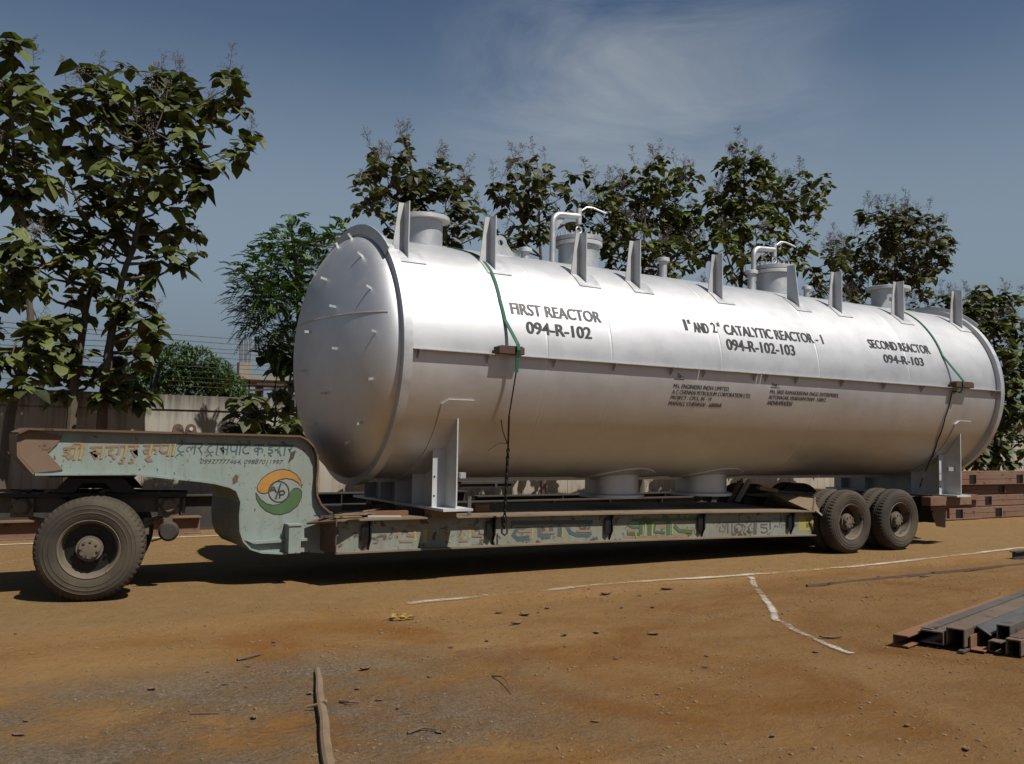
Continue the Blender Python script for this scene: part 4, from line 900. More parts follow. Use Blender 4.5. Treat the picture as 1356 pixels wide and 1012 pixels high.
# ================================================================== steel lying about
# pile of channels lower right
D = (atz(1343.5, 790.6, .2)-atz(1218, 837, .2)); D.z = 0; D.normalize(); S = Vector((D.y, -D.x, 0))      # S points towards the camera side
o = atz(1222, 856, 0)
L = 4.2
def put(mb, s, f, z0, kind, h, wf, Lm=L, up=Vector((0, 0, 1)), side=1):
    a = o+S*s+D*f; a.z = z0; b2 = a+D*Lm
    return (chan if kind == 'c' else ibeam)(mb, a, b2, h, wf, up=up, side=side) if kind == 'c' else ibeam(mb, a, b2, h, wf, up=up)
grp = 'steel sections in the near pile'
Z3 = Vector((0, 0, 1))
def sec(poly, s, f, z0, mat, lab, Lm=L, rot=0):     # a section given by its outline (across, up)
    a = o+S*s+D*f; P = [a+S*p+Z3*(q+z0) for p, q in poly]
    tag(MB().prism(P, D*Lm).build('steel_channel', MT[mat], bevel=.003), lab, 'channel', grp)
def C_poly(w_, h, t, open_='down'):
    if open_ == 'down': return [(0, 0), (t, 0), (t, h-t), (w_-t, h-t), (w_-t, 0), (w_, 0), (w_, h), (0, h)]
    if open_ == 'up': return [(0, 0), (w_, 0), (w_, h), (w_-t, h), (w_-t, t), (t, t), (t, h), (0, h)]
    if open_ == 'near': return [(0, 0), (w_, 0), (w_, t), (t, t), (t, h-t), (w_, h-t), (w_, h), (0, h)]
    if open_ == 'far': return [(0, 0), (w_, 0), (w_, h), (0, h), (0, h-t), (w_-t, h-t), (w_-t, t), (0, t)]
sec(C_poly(.13, .10, .014, 'near'), -.17, -.22, .01, 'orust', 'orange rusty channel sticking out at the far left of the near steel pile', 3.0)
sec(C_poly(.19, .11, .014, 'far'), -.02, .0, .035, 'brownst', 'brown channel with an open square end second in the near steel pile')
sec([(0, 0), (.10, 0), (.10, .008), (0, .008)], -.03, .03, .148, 'greyst', 'flat grey bar on top of the brown channel')
sec(C_poly(.15, .15, .014, 'down'), .185, .02, .04, 'brownst', 'tall channel with brown top in the middle of the near pile')
sec([(0, 0), (.12, .0), (.12, .012), (.014, .012), (.014, .12), (0, .12)], .345, .10, .01, 'orust', 'rusty angle section at the foot of the near steel pile')
sec([(0, .10), (.014, .112), (.12, .05), (.12, .036)], .345, .26, .085, 'bluest', 'narrow blue grey tilted flat section on the near steel pile', 3.8)
sec(C_poly(.10, .09, .012, 'near'), .475, .16, .012, 'brownst', 'small brown channel under the grey ones in the near steel pile', 4)
sec(C_poly(.11, .12, .012, 'down'), .50, .30, .105, 'greyst', 'grey channel lying on the small brown channel of the pile', 3.8)
sec(C_poly(.12, .13, .014, 'down'), .62, .12, .02, 'brownst', 'dusty channel third from the camera edge of the near steel pile', 4)
sec(C_poly(.10, .012, .004, 'up'), .63, .2, .152, 'rust', 'thin rusty flat on the dusty channel of the near steel pile', 3.6)
sec(C_poly(.13, .15, .014, 'down'), .76, .22, .02, 'greyst', 'grey channel second from the camera edge of the near steel pile', 4)
sec(C_poly(.15, .12, .014, 'far'), .91, .10, .015, 'dark', 'dark channel nearest the camera at the edge of the pile', 4)
sec([(0, 0), (.05, .0), (.05, .02), (0, .02)], .30, -.05, .005, 'greyst', 'thin grey strip poking from under the near pile', 1.0)
# long rusty bar and short offcut by the chalk line
a, b_ = Vector((9.05, -2.27, .012)), Vector((17.5, -2.19, .02)); item('rusty_bar', MB().beam(a, b_, .03, .03), 'rust', 'long thin rusty bar lying on the earth beyond the chalk curve', 'bar')
p = atz(1341, 741, 0); item('steel_offcut', ibeam(MB(), p+Vector((0, 0, .06)), p+Vector((.9, .05, .06)), .12, .1), 'dark', 'dark steel offcut at the right edge beyond the rusty bar', 'offcut')
# stack of red-oxide beams on the right, in tiers
grp = 'red oxide beams stacked at the right'
for t, (z0, x0, y0, h, x1, lab) in enumerate([
    (.02, 20.3, 3.25, .26, 33, 'lowest front beam resting on the ground in the red oxide stack'), (.30, 19.6, 3.35, .26, 33, 'second tier front beam of the red oxide stack'),
    (.58, 19.9, 3.45, .22, 33, 'third tier front beam of the red oxide stack with notched end'), (.82, 20.0, 3.3, .27, 33, 'fourth tier front beam of the red oxide stack'),
    (1.09, 19.6, 3.4, .05, 33, 'flat plate laid on top of the red oxide stack')]):
    b = MB(); b.box((x0, y0, z0), (x1, y0+.30, z0+h))
    dkb = MB()
    if h > .1:
        b.box((x0, y0-.012, z0), (x1, y0-.001, z0+h*.46)); b.box((x0, y0-.012, z0+h*.5), (x1, y0-.001, z0+h))
        for k in range(6): xx = x0+.25+t*.31+k*(1.6+.13*t); dkb.box((xx, y0-.022, z0+h*.12), (xx+.20, y0-.013, z0+h*.88)); b.box((xx+.20, y0-.06, z0+h*.1), (xx+.225, y0-.013, z0+h*.9))
    sb_ = tag(b.build('steel_beam', MT['oxide'], bevel=.004), lab, 'beam', grp)
    if dkb.v: dkb.build('end_recess', MT['grease'], sb_)
for t, (z0, x0, lab) in enumerate([(.02, 20.6, 'lower beam behind the front row of the red oxide stack'), (.58, 20.2, 'upper beam behind the front row of the red oxide stack')]):
    b = MB(); ibeam(b, (x0, 4.1, z0+.26), (33, 4.1, z0+.26), .5, .3, .02); tag(b.build('steel_beam', MT['oxide']), lab, 'beam', grp)
for z0, x0 in ((.285, 21.2), (.565, 22.2), (.565, 20.9), (.285, 23.6)): pass
a = atz(1250, 690, 0); b = MB(); ibeam(b, (a.x-2.2, a.y+.1, .25), (atz(1291, 687, 0).x, a.y+.1, .25), .46, .28, .022)
tag(b.build('steel_beam', MT['oxide']), 'short heavy red oxide beam lying behind the trailer tail', 'beam')
tag(MB().beam((a.x-.4, a.y+.1, .54), (a.x+1.2, a.y+.05, .54), .3, .12).build('steel_beam', MT['oxide']), 'short red oxide piece lying on the heavy beam behind the trailer tail', 'beam')
# sections stacked along the far side of the road
grp = 'steel stacked along the far side of the road'
for nm, mat, x0, x1, y, z0, hh, lab in (('steel_beam', 'oxide', -6, 3.9, 6.5, .0, .30, 'red brown beam on the ground behind the tractor chassis'), ('steel_beam', 'dark', -6, 9.5, 7.2, .0, .62, 'dark steel beam behind the red brown one beyond the tractor'),
    ('steel_beam', 'dark', 4.6, 15.5, 6.6, .0, .44, 'dark steel beam on the far ground below the middle of the vessel'), ('steel_beam', 'dark', 9.8, 18.5, 7.3, .0, .5, 'dark steel beam farther back below the rear half of the vessel')):
    b = MB(); ibeam(b, (x0, y, z0+hh/2), (x1, y, z0+hh/2), hh, .26, .022)
    for k in range(int((x1-x0)/1.5)): b.box((x0+.7+k*1.5, y-.12, z0+.024), (x0+.72+k*1.5, y-.012, z0+hh-.024))
    tag(b.build(nm, MT[mat]), lab, 'beam', grp)
a, b_ = at(612, 641, 7.6), at(677, 664, 7.6); mb = MB().box((a.x, 7.6, .66), (b_.x, 7.75, a.z)); mb.box((a.x-.04, 7.56, a.z), (b_.x+.04, 7.8, a.z+.05)); mb.box((a.x+.8, 7.56, .66), (a.x+.86, 7.599, a.z))
item('steel_box', mb, 'dark', 'dark upright steel box seen below the vessel right of the front saddle', 'box')
# half buried wooden pole with a cross peg
p0, p1 = atz(420, 888, .02), atz(437, 1030, .02)
pl = empty('wooden_pole', (p0+p1)/2-Vector((0, 0, .02)), 'weathered wooden pole half buried in the earth with a short cross peg', 'pole')
pp = [p0.lerp(p1, k/7)+Vector((.006*math.sin(k*2), 0, .004)) for k in range(8)]
MB().tube(pp, [.020, .027, .028, .030, .031, .032, .034, .034], 10).build('shaft', MT['wood'], pl, smooth=True)
MB().tube([atz(406, 936, .018), atz(420, 934, .03), atz(430, 931, .052), atz(432, 928, .045)], [.007, .013, .017, .01], 8).build('peg', MT['wood'], pl, smooth=True)
# litter
random.seed(21)
def curl_leaf(c, L, W, ang, curl, mat, lab, grp, nm='fallen_leaf', cat='leaf'):
    c = Vector(c); d = Vector((math.cos(ang), math.sin(ang), 0)); s = Vector((-d.y, d.x, 0)); V = []; n = 5; L *= .7; W *= .8; curl *= random.uniform(.25, .7)
    z0 = hgt(c.x, c.y)
    for i in range(n+1):
        t = i/n; wv_ = W*math.sin(math.pi*min(.98, t*.9+.08))**.7*.5
        for k in (-1, 0, 1): V.append(c+d*(L*(t-.5))+s*(wv_*k)+Vector((0, 0, z0+.006+curl*(abs(k)*.5+(t-.5)**2*2)*L*random.uniform(.7, 1.1))))
    b = MB().add(V, [(i*3+k, i*3+k+1, (i+1)*3+k+1, (i+1)*3+k) for i in range(n) for k in range(2)])
    o_ = b.build(nm, MT[mat], smooth=True); sd = o_.modifiers.new('body', 'SOLIDIFY'); sd.thickness = .0015
    return tag(o_, lab, cat, grp)
G1 = 'dry leaves on the earth'
def z0at(u, v): p = atz(u, v); return (p.x, p.y, 0)
for u, v, L, W, an, cu in ((661, 812, .16, .06, .4, .5), (695, 815, .18, .09, 1.9, .5), (684, 826, .20, .05, .1, .4), (725, 805, .14, .07, .9, .5), (803, 787, .22, .09, 0, .4), (884, 781, .32, .10, .1, .35), (865, 841, .16, .10, 2, .5), (748, 842, .12, .06, .5, .4), (790, 838, .14, .07, 1.2, .4), (484, 886, .15, .05, .2, .5), (201, 913, .10, .06, 2.1, .5), (24, 973, .12, .07, 2.2, .3),
    (1100, 845, .3, .05, -.5, .15), (1165, 764, .2, .06, .1, .3), (1226, 763, .45, .07, .1, .15), (1280, 990, .12, .05, .6, .4), (865, 805, .12, .06, .8, .5)):
    curl_leaf(z0at(u, v), L, W, an, cu, 'dryleaf', 'small curled brown dry leaf lying on the bare earth', G1)
for k in range(45):
    u = random.uniform(0, 1344); v = random.uniform(775, 1000)
    if 600 < u and v > 900 and random.random() < .4: continue
    p = atz(u, v)
    if (p.x > 6.8 and p.y < -4.6) or p.y > -.9: continue
    curl_leaf((p.x, p.y, 0), random.uniform(.04, .10), random.uniform(.02, .05), random.uniform(0, 6), random.uniform(.2, .6), 'dryleaf', 'small curled brown dry leaf lying on the bare earth', G1)
yl_ = empty('yellow_leaf_sprig', z0at(528, 821), 'sprig of yellow fallen leaves on the earth below the trailer deck', 'leaves')
b = MB()
for k in range(5):
    u = 513+k*6; p = atz(u, 822-2*(k % 2)-k*.4); an = random.uniform(-.6, .6); V = []
    for t, wq in ((0, .004), (.4, .03), (.75, .022), (1, .003)):
        for s in (-1, 1): V.append(p+Vector((math.cos(an)*.10*t-math.sin(an)*wq*s, math.sin(an)*.10*t+math.cos(an)*wq*s, .02+.03*math.sin(t*3)+hgt(p.x, p.y))))
    b.add(V, [(i*2, i*2+1, i*2+3, i*2+2) for i in range(3)])
b.build('leaves', MT['yleaf'], yl_)
a = atz(506, 823); c_ = atz(549, 819); MB().tube([a+Vector((0, 0, .012)), a.lerp(c_, .5)+Vector((0, .02, .02)), c_+Vector((0, 0, .012))], .004, 5).build('stem', MT['dryleaf'], yl_)
def twig(path, r, mat, lab, nm='twig'):
    P = [Vector((q.x, q.y, hgt(q.x, q.y)+r+lift)) for q, lift in ((atz(u, v), l) for u, v, l in path)]
    return tag(MB().tube(P, [r*(1-.5*i/(len(P)-1)) for i in range(len(P))], 6).build(nm, MT[mat], smooth=True), lab, 'twig')
twig([(652, 895, 0), (664, 902, .03), (671, 910, .03), (677, 921, 0)], .006, 'bark', 'thin curved dark twig lying on the orange earth')
twig([(314, 875, 0), (330, 872, .01), (346, 867, 0)], .012, 'bark', 'short straight stick lying left of the wooden pole')
twig([(540, 970, 0), (560, 966, .01), (590, 969, 0)], .009, 'bark', 'bent stick lying right of the wooden pole')
twig([(252, 947, 0), (290, 946, .0)], .006, 'bark', 'faint straight stick lying in the grey gravel')
twig([(450, 930, 0), (462, 934, .012), (476, 932, 0)], .010, 'dryleaf', 'brown bark fragment beside the wooden pole')
# pebbles: beyond counting
random.seed(5)
pb = MB()
ico = bmesh.new(); bmesh.ops.create_icosphere(ico, subdivisions=1, radius=1); ico.verts.index_update(); iv = [v.co.copy() for v in ico.verts]; if_ = [tuple(v.index for v in f.verts) for f in ico.faces]; ico.free()
for k in range(5200):
    if k < 1900: x, y = random.gauss(1.8, 1.7), random.uniform(-6.6, -2.6)
    else: x, y = random.uniform(-2, 13), random.uniform(-7, -.6)
    if k < 1900 and noise.noise(Vector((x*.8, y*.8, 4))) < -.05: continue
    r = random.choice([.003, .004, .004, .005, .007, .005, .010]); q = Vector((x, y, hgt(x, y)+r*.25)); sx = [random.uniform(.7, 1.3) for _ in range(3)]
    pb.add([q+Vector((v.x*sx[0], v.y*sx[1], v.z*.7*sx[2]))*r for v in iv], if_)
cl_ = MB(); k = 0
while k < 5200:
    x, y = random.uniform(-3, 13), random.uniform(-7, -.7)
    if random.random() > .25+2.2*noise.noise(Vector((x*.9, y*1.4, 9))): continue
    k += 1; r = random.choice([.004, .005, .006, .007, .009, .011, .005, .006, .016]); q = Vector((x, y, hgt(x, y)+r*.1)); sx = [random.uniform(.6, 1.5) for _ in range(3)]
    cl_.add([q+Vector((v.x*sx[0], v.y*sx[1], v.z*.55*sx[2]))*r for v in iv], if_)
tag(cl_.build('soil_crumbs', MT['clod']), kind='stuff')
tag(pb.build('gravel', MT['pebble'], smooth=True), kind='stuff')
# ================================================================== boundary wall, wire fence, building
YW = 12.7; HW = 2.62
b = MB().box((-45, YW, -.1), (120, YW+.16, 2.24)); b.box((-45, YW+.02, 2.24), (120, YW+.14, 2.28)); b.box((-45, YW-.03, 2.28), (120, YW+.19, HW))
for k in range(56): x = -44+k*3; b.box((x, YW-.012, -.1), (x+.02, YW-.0, 2.23))
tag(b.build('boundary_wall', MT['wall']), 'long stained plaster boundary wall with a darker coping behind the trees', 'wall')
random.seed(77); gr_ = MB()
for k in range(2600):
    x = random.uniform(-6, 42); y = YW-.08-abs(random.gauss(0, .45)); h_ = random.uniform(.05, .34)*(1 if noise.noise(Vector((x*.5, 2, 0))) > -.1 else .4); a = random.uniform(0, 6.28); d = Vector((math.cos(a), math.sin(a), 0)); s_ = Vector((-d.y, d.x, 0))*.009
    p = Vector((x, y, 0)); gr_.add([p-s_, p+s_, p+d*h_*.25+Vector((0, 0, h_*.7))+s_*.6, p+d*h_*.6+Vector((0, 0, h_)), p+d*h_*.25+Vector((0, 0, h_*.7))-s_*.6], [(0, 1, 2, 4), (4, 2, 3)])
tag(gr_.build('dry_grass', MT['drygrass']), kind='stuff')
fn = empty('wire_fence', (20, YW+.08, HW), 'barbed wire fence on dark posts along the top of the boundary wall', 'fence')
px_ = [4.17+3.3*k for k in range(-9, 26)]
for i, x in enumerate(px_):
    b = MB().beam((x, YW+.08, HW), (x+.16, YW+.05, HW+.75), .09, .09, Vector((0, 1, 0)))
    b.beam((x-.05, YW+.08, HW+.05), (x+.10, YW+.08, HW+1.55), .05, .05, Vector((0, 1, 0)))
    for k in range(8): b.box((x-.0+.012*k, YW+.03, HW+.62+.11*k), (x+.10+.010*k, YW+.10, HW+.65+.11*k))
    b.build('post', MT['grease'], fn)
b = MB()
for k in range(11):
    z0 = HW+.22+.122*k
    for i in range(len(px_)-1):
        xa, xb = px_[i], px_[i+1]; b.tube([(xa, YW+.06, z0+.01*math.sin(i*3+k)), ((xa+xb)/2, YW+.06, z0-.025+.02*math.sin(i*5+k*2)), (xb, YW+.06, z0+.01*math.sin(i*3+3+k))], .0055, 4, cap=False)
        for q in range(14): xx = xa+(xb-xa)*(q+.5)/14; b.beam((xx-.012, YW+.06, z0-.03), (xx+.012, YW+.06, z0+.005), .005, .005, Vector((0, 1, 0)))
b.build('barbed_wire', MT['dark'], fn)
bd = empty('unfinished_building', (17, 47, 0), 'unfinished concrete frame building with bare reinforcement rods beyond the boundary wall', 'building')
for z0 in (2.3, 5.0): MB().box((14.6, 45, z0), (26, 54, z0+.22)).build('floor_slab', MT['concrete'], bd)
for x in (15.0, 18.3, 21.8, 25.4):
    for y in (45.3, 49, 53):
        MB().box((x, y, 0), (x+.45, y+.45, 4.99)).build('column', MT['concrete'], bd)
        if y < 46:
            cs = MB().box((x-.05, y-.05, 5.23), (x+(.7 if x < 16 else .3), y+.5, 6.0 if x < 16 else 5.4)).build('column_starter', MT['concrete'], bd)
            b = MB()
            for q in range(8): b.tube([(x-.02+.09*q, y+.05+.06*(q % 3), 5.5), (x-.05+.1*q, y+.05+.06*(q % 3), 7.6-.15*(q % 3))], .022, 5)
            b.build('reinforcement', MT['rust'], cs)
b = MB()
for x in (15.6, 16.4, 17.2, 18.9, 20.0, 21.1): b.tube([(x, 45.5, 2.5), (x+.05, 45.5, 5.0)], .05, 6)
b.beam((15.2, 44.9, 4.3), (20, 44.9, 4.75), .08, .12); b.beam((15.9, 44.9, 4.75), (19.2, 44.9, 4.72), .08, .14)
b.build('scaffolding', MT['dark'], bd)
# ================================================================== trees
def mk_leaf(mb, p, d, up, L, W, droop, fold, tint):
    s = d.cross(up)
    if s.length < 1e-4: s = perp(d)[0]
    s.normalize(); n = s.cross(d).normalized(); V = []
    Cn = [p+d*(L*t)-Vector((0, 0, droop*L*t*t)) for t in (0, .32, .7, 1)]
    w1 = s*(W*.5); w2 = s*(W*.44); f1 = n*(W*.5*fold); f2 = n*(W*.44*fold)
    V = Cn+[Cn[1]+w1+f1, Cn[1]-w1+f1, Cn[2]+w2+f2, Cn[2]-w2+f2]
    mb.add(V, [(0, 4, 1), (0, 1, 5), (1, 4, 6, 2), (1, 2, 7, 5), (2, 6, 3), (2, 3, 7)]); mb.c += [tint]*8
def rvec():
    while True:
        v = Vector((random.uniform(-1, 1), random.uniform(-1, 1), random.uniform(-1, 1)))
        if .02 < v.length < 1: return v
def panicle(mb, p, h, sp):
    ax = (Vector((random.uniform(-.35, .35), random.uniform(-.35, .35), 1))).normalized()
    mb.tube([p, p+ax*h], [.008, .003], 3, cap=False)
    for k in range(15):
        t = .25+.75*random.random(); q = p+ax*(h*t); d = rvec(); d.z = abs(d.z)*.5; d.normalize(); L = sp*(1.1-t*.7)*random.uniform(.5, 1); e = q+d*L+Vector((0, 0, .05))
        mb.tube([q, e], [.004, .0025], 3, cap=False)
        for j in range(4):
            c = q.lerp(e, random.uniform(.4, 1.05))+rvec()*.05; r = .011+random.random()*.008; mb.add([c+Vector((r, 0, 0)), c+Vector((-r*.5, r*.8, 0)), c+Vector((-r*.5, -r*.8, 0)), c+Vector((0, 0, r*1.4))], [(0, 1, 3), (1, 2, 3), (2, 0, 3), (0, 2, 1)])
def tree(name, label, group, y, trunk, blobs, r0=.11, leaf=(.30, .46), dens=9.0, mat='teak', pan=.35, spread=1.0, seed=1, thick=1.0, cat='tree', bark='bark', limbs=True):
    random.seed(seed)
    tp = [at(u, v, y+dy) for u, v, dy in trunk]; tp[0].z = min(tp[0].z, 0) if tp[0].z < 1.6 else tp[0].z
    root = empty(name, (tp[0].x, tp[0].y, 0), label, cat, group)
    tb = MB(); n = len(tp)
    sm = []
    for i in range(n-1):
        for k in range(4): sm.append(tp[i].lerp(tp[i+1], k/4)+Vector((random.gauss(0, .012), random.gauss(0, .012), 0)))
    sm.append(tp[-1]); N = len(sm); rad = [r0*(1-.8*i/(N-1)) for i in range(N)]
    tb.tube(sm, rad, 9)
    lv = MB(); lv.c = []; pn = MB()
    for (u, v, r) in blobs:
        dist = (at(u, v, y)-CAM).length; R = r*dist/F; c = at(u, v, y+random.uniform(-1, 1)*spread)
        R = R*((c-CAM).length/dist)
        best = min(range(N), key=lambda i: (sm[i]-c).length+max(0, sm[i].z-c.z+.25*(c-sm[i]).length)*2.0)
        if limbs:
            a = sm[best]; m_ = a.lerp(c, .55)+Vector((0, 0, -.10*(c-a).length)); ra = min(rad[best]*.7, .05); tb.tube([a, a.lerp(m_, .5), m_, c], [ra, ra*.8, ra*.6, ra*.3], 6)
        R *= 1.15; k = max(4, int(dens*R*R*2.5*thick))
        for q in range(k):
            d = rvec(); d = d.normalized()*(d.length**.45); sc_ = c+Vector((d.x*R, d.y*R*.9, d.z*R*.92))
            if limbs and q % 3 == 0: tb.tube([c, c.lerp(sc_, .5)+Vector((0, 0, -.05*R)), sc_], [.016, .011, .006], 4, cap=False)
            tone = random.random(); nl = random.randint(6, 9); a0 = random.uniform(0, 6.28)
            for j in range(nl):
                a = a0+j*2.4; el = random.uniform(-.5, .55); dd = Vector((math.cos(a), math.sin(a), el)); dd = (dd+d*.45+rvec()*.35).normalized()
                L = random.uniform(*leaf)*(.45+.6*random.random()); tint = (min(1, max(0, .25+.5*tone+random.gauss(0, .22))), random.random()*(.935 if random.random() > .08 else 1), 0, 1)
                mk_leaf(lv, sc_+rvec()*.10, dd, Vector((random.gauss(0, .3), random.gauss(0, .3), 1)).normalized(), L, L*random.uniform(.66, .84), random.uniform(.15, .75), random.uniform(-.1, .35), tint)
            if pan and d.z > .15 and random.random() < pan: panicle(pn, sc_, random.uniform(.4, .75), .32)
    tb.build('trunk', MT[bark], root, smooth=True)
    lv.build('crown', MT[mat], root)
    if pn.v: pn.build('flower_sprays', MT['panicle'], root)
    return root
TG = 'teak trees along the boundary wall'
tree('teak_tree', 'tall teak tree at the left with a pale trunk rising against the sunlit wall', TG, 10.6,
     [(132, 600, 0), (137, 530, 0), (142, 480, 0), (150, 430, 0), (163, 370, 0), (185, 290, 0), (205, 200, 0), (205, 130, 0)],
     [(140, 118, 30), (120, 140, 26), (192, 95, 24), (165, 140, 34), (215, 125, 34), (255, 122, 30), (292, 130, 24), (310, 112, 16), (300, 165, 28), (318, 200, 17), (285, 205, 24), (250, 165, 34), (205, 175, 38), (160, 185, 38), (125, 180, 30), (95, 140, 22), (265, 235, 18), (225, 220, 32), (180, 235, 40), (135, 235, 34), (215, 275, 28), (245, 300, 20), (175, 290, 36), (125, 285, 34), (85, 250, 22), (215, 340, 24), (250, 345, 18), (150, 340, 36), (110, 340, 32), (165, 385, 22), (150, 425, 18), (165, 400, 14), (170, 500, 16), (188, 520, 11), (140, 522, 12), (190, 430, 12), (200, 455, 12), (180, 475, 12), (150, 480, 10)], seed=11, pan=.3, r0=.12)
tree('teak_tree', 'shaded teak tree with a dark trunk left of the pale trunk', TG, 10.9,
     [(90, 600, 0), (98, 520, 0), (108, 440, 0), (120, 380, 0), (118, 300, 0), (90, 240, 0)],
     [(60, 350, 28), (90, 370, 28), (30, 345, 28), (110, 395, 22), (60, 310, 20), (90, 320, 22), (125, 380, 22), (75, 440, 22), (105, 465, 22), (125, 500, 14), (60, 450, 16), (95, 430, 18), (45, 380, 20), (50, 285, 12), (100, 505, 16), (70, 480, 18)], seed=12, pan=.1)
tree('teak_tree', 'teak tree cut by the left edge of the picture', TG, 9.4,
     [(0, 600, 0), (12, 560, 0), (25, 500, 0), (40, 430, 0), (38, 340, 0), (20, 230, 0), (15, 140, 0)],
     [(18, 68, 13), (0, 110, 24), (30, 120, 24), (55, 125, 18), (15, 160, 30), (50, 180, 26), (20, 215, 34), (60, 215, 22), (35, 250, 26), (-10, 240, 34), (10, 355, 26), (40, 345, 18), (-5, 390, 24), (-20, 320, 30), (-30, 160, 40), (20, 455, 24), (40, 480, 18), (8, 490, 20), (60, 430, 10), (-25, 450, 30), (15, 475, 24), (55, 465, 20), (30, 510, 14)], seed=13, pan=.15)
tree('teak_tree', 'rounded teak crown behind the open nozzle at the front end of the vessel', TG, 10.8,
     [(565, 640, 0), (563, 520, 0), (558, 400, 0), (550, 300, 0), (545, 220, 0)],
     [(540, 192, 14), (535, 215, 20), (500, 212, 16), (490, 235, 18), (515, 245, 26), (545, 250, 28), (575, 235, 24), (600, 238, 20), (560, 280, 32), (590, 280, 28), (615, 270, 18), (620, 295, 20), (485, 265, 14), (505, 280, 20), (530, 300, 26), (580, 310, 26), (605, 320, 22), (640, 310, 10), (512, 435, 24), (512, 490, 24), (512, 540, 24), (555, 426, 24), (555, 481, 24), (555, 531, 24), (598, 417, 24), (598, 472, 24), (598, 522, 24)], seed=14, pan=.6, mat='teakdry', thick=1.6, leaf=(.24, .38))
tree('teak_tree', 'slender teak crown between the first open nozzle and the front manhole', TG, 11,
     [(720, 640, 0), (718, 480, 0), (715, 340, 0), (712, 250, 0)],
     [(712, 216, 12), (690, 222, 12), (700, 240, 18), (728, 240, 16), (672, 245, 10), (765, 232, 12), (750, 255, 12), (690, 265, 18), (715, 268, 22), (740, 275, 16), (665, 262, 8), (680, 295, 18), (705, 300, 20), (735, 300, 18), (690, 325, 18), (655, 250, 5), (670, 325, 14), (682, 414, 24), (682, 469, 24), (682, 519, 24), (725, 428, 24), (725, 483, 24), (725, 533, 24), (758, 427, 24), (758, 482, 24), (758, 532, 24)], seed=15, pan=.65, mat='teakdry', r0=.09, thick=1.5, leaf=(.22, .36))
tree('teak_tree', 'dense teak crown directly behind the front manhole', TG, 11.2,
     [(850, 640, 0), (848, 500, 0), (850, 380, 0), (855, 270, 0)],
     [(800, 265, 16), (785, 275, 14), (820, 255, 16), (850, 240, 20), (880, 235, 22), (900, 232, 14), (918, 238, 8), (830, 280, 28), (865, 270, 28), (895, 270, 24), (800, 300, 26), (840, 315, 28), (880, 310, 28), (905, 300, 20), (780, 315, 20), (860, 345, 28), (895, 345, 26), (820, 340, 22), (915, 340, 18), (792, 418, 24), (792, 473, 24), (792, 523, 24), (835, 432, 24), (835, 487, 24), (835, 537, 24), (878, 423, 24), (878, 478, 24), (878, 528, 24), (921, 414, 24), (921, 469, 24), (921, 519, 24)], seed=16, pan=.5, thick=2.2, leaf=(.22, .36))
tree('teak_tree', 'broad teak crown behind the rear manhole with a bare limb rising to the right', TG, 11,
     [(985, 640, 0), (985, 520, 0), (980, 400, 0), (985, 300, 0), (985, 230, 0)],
     [(980, 210, 14), (965, 225, 14), (990, 228, 22), (1012, 232, 16), (960, 255, 20), (985, 262, 26), (1020, 258, 22), (1052, 250, 20), (1060, 275, 14), (1095, 245, 12), (1080, 275, 14), (945, 275, 16), (965, 295, 24), (1000, 300, 28), (1030, 290, 20), (935, 305, 16), (960, 330, 22), (985, 345, 24), (925, 285, 10), (1060, 320, 16), (1045, 345, 18), (1015, 335, 20), (942, 436, 24), (942, 491, 24), (942, 541, 24), (985, 427, 24), (985, 482, 24), (985, 532, 24), (1028, 418, 24), (1028, 473, 24), (1028, 523, 24), (1071, 432, 24), (1071, 487, 24), (1071, 537, 24)], seed=17, pan=.5, thick=2.0, leaf=(.22, .37))
tree('teak_tree', 'full teak crown behind the rear open nozzle', TG, 11,
     [(1190, 640, 0), (1188, 520, 0), (1180, 420, 0), (1185, 340, 0)],
     [(1155, 285, 13), (1175, 290, 16), (1200, 292, 17), (1225, 298, 15), (1245, 312, 12), (1165, 310, 20), (1195, 318, 24), (1225, 325, 20), (1250, 328, 12), (1175, 345, 24), (1210, 350, 24), (1235, 350, 18), (1215, 378, 16), (1140, 325, 14), (1130, 345, 20), (1150, 365, 22), (1110, 335, 14), (1095, 350, 18), (1115, 370, 18), (1085, 375, 14), (1185, 375, 20), (1102, 423, 24), (1102, 478, 24), (1102, 528, 24), (1145, 414, 24), (1145, 469, 24), (1145, 519, 24), (1188, 428, 24), (1188, 483, 24), (1188, 533, 24), (1231, 419, 24), (1231, 474, 24), (1231, 524, 24), (1264, 418, 24), (1264, 473, 24), (1264, 523, 24)], seed=18, pan=.6, mat='teakdry', thick=2.0, leaf=(.22, .36))
tree('teak_tree', 'teak tree at the right edge standing past the rear end of the vessel', TG, 10.6,
     [(1320, 660, 0), (1318, 600, 0), (1322, 540, 0), (1318, 470, 0), (1310, 410, 0)],
     [(1292, 382, 9), (1297, 400, 12), (1300, 420, 14), (1322, 395, 12), (1340, 400, 10), (1325, 420, 16), (1345, 430, 14), (1310, 445, 18), (1335, 455, 18), (1285, 410, 7), (1320, 480, 20), (1340, 495, 18), (1325, 515, 18), (1345, 530, 18), (1335, 555, 14), (1322, 540, 10), (1360, 480, 24), (1365, 540, 20), (1292, 592, 24), (1325, 591, 24)], seed=19, pan=.3, thick=1.9)
tree('teak_tree', 'slim dark sapling in front of the wall at the right edge', TG, 11.6, [(1336, 660, 0), (1337, 610, 0), (1342, 570, 0), (1345, 545, 0)], [(1346, 560, 8), (1350, 540, 12)], seed=29, pan=0, r0=.05)
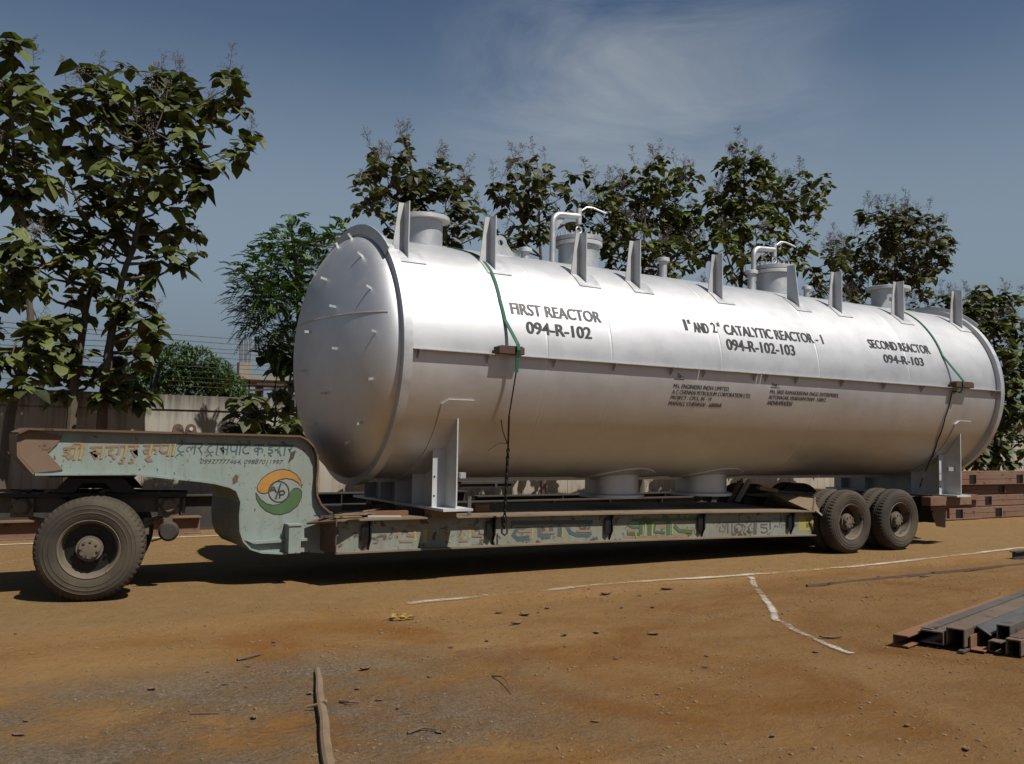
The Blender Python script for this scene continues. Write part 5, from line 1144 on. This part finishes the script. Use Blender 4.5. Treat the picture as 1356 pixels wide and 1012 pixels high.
# broad-leaved shrub below the neem
tree('teak_shrub', 'low broad leaved teak shrub growing above the gooseneck left of the vessel head', None, 9.8,
     [(362, 660, 0), (362, 610, 0), (364, 560, 0), (366, 500, 0)],
     [(330, 535, 15), (350, 545, 18), (375, 545, 18), (395, 560, 14), (325, 560, 16), (350, 568, 18), (380, 572, 16), (310, 572, 10), (365, 485, 14), (380, 475, 10), (357, 470, 8), (372, 515, 10), (400, 585, 8)], seed=31, pan=0, r0=.06, cat='shrub', thick=.9)
# neem: feathery compound leaves
def neem(label, y, trunk, blobs, seed):
    random.seed(seed); tp = [at(u, v, y) for u, v in trunk]; tp[0].z = 0
    root = empty('neem_tree', (tp[0].x, tp[0].y, 0), label, 'tree'); tb = MB(); tb.tube(tp, [.13*(1-.75*i/(len(tp)-1)) for i in range(len(tp))], 9)
    lv = MB(); lv.c = []
    for (u, v, r) in blobs:
        dist = (at(u, v, y)-CAM).length; R = r*dist/F; c = at(u, v, y+random.uniform(-.7, .7)); a = min(tp, key=lambda p: (p-c).length+max(0, p.z-c.z)*2)
        tb.tube([a, a.lerp(c, .5)+Vector((0, 0, -.1)), c], [.04, .025, .01], 6)
        R *= 1.25
        for q in range(max(8, int(420*R*R))):
            d = rvec(); d = d.normalized()*(d.length**.4); s = c+Vector((d.x*R, d.y*R, d.z*R)); tone = random.random()
            dr = (Vector((d.x, d.y, d.z*.5+random.uniform(-.1, .6)))+rvec()*.5).normalized(); Lr = random.uniform(.25, .42); sd = dr.cross(Vector((0, 0, 1))).normalized()
            nrm = sd.cross(dr)
            for k in range(11):
                t = .2+.8*k/10; pq = s+dr*(Lr*t)-Vector((0, 0, .5*Lr*t*t))
                for sg in ((-1, 1) if k < 10 else (0,)):
                    ld = (dr*.6+sd*sg-Vector((0, 0, .25))).normalized() if sg else dr; L = .085*(1-.3*abs(t-.5)); wv_ = ld.cross(nrm).normalized()*L*.24
                    mid = pq+ld*L*.45; lv.add([pq, mid+wv_, pq+ld*L, mid-wv_], [(0, 1, 2, 3)]); lv.c += [(min(1, max(0, .2+.6*tone+random.gauss(0, .15))), random.random()*.95, 0, 1)]*4
    tb.build('trunk', MT['bark'], root, smooth=True); lv.build('crown', MT['neem'], root)
neem('bright green feathery leaved neem tree left of the vessel head', 9.2, [(395, 650), (398, 560), (398, 470), (395, 380), (388, 320)],
     [(386, 292, 9), (388, 312, 13), (375, 335, 22), (405, 335, 20), (350, 352, 18), (330, 365, 14), (315, 360, 7), (360, 375, 26), (395, 370, 30), (430, 350, 26), (445, 320, 14), (455, 308, 9), (425, 385, 26), (335, 395, 20), (365, 410, 26), (400, 415, 26), (340, 425, 18), (375, 440, 22), (400, 455, 20), (345, 440, 12), (385, 475, 12), (470, 320, 12), (420, 440, 18)], 41)
# round tree far behind the wall
def far_tree(label, y, blobs, seed, trunk):
    random.seed(seed); c0 = at(trunk[0], trunk[1], y); root = empty('round_tree', (c0.x, y, 0), label, 'tree'); MB().tube([(c0.x, y, 0), (c0.x, y, c0.z)], [.3, .15], 8).build('trunk', MT['bark'], root, smooth=True)
    lv = MB(); lv.c = []
    for (u, v, r) in blobs:
        c = at(u, v, y+random.uniform(-1, 1)); R = r*(c-CAM).length/F
        for q in range(int(1700*R*R)):
            d = rvec(); d = d.normalized()*(d.length**.35); s = c+Vector((d.x*R, d.y*R, d.z*R)); dd = (rvec()+Vector((0, 0, -.1))).normalized(); u_, v_ = perp(dd); L = random.uniform(.15, .28)
            lv.add([s, s+dd*L*.5+u_*L*.22, s+dd*L, s+dd*L*.5-u_*L*.22], [(0, 1, 2, 3)]); lv.c += [(min(1, max(0, random.gauss(.45, .25))), random.random()*.95, 0, 1)]*4
    lv.build('crown', MT['fartree'], root)
far_tree('round green tree beyond the wall below the barbed wire', 34, [(235, 480, 24), (262, 485, 25), (285, 498, 24), (215, 490, 24), (300, 515, 24), (250, 510, 28), (200, 510, 24), (270, 520, 26), (228, 520, 24), (180, 500, 20), (165, 515, 18), (310, 525, 16)], 51, (250, 560))
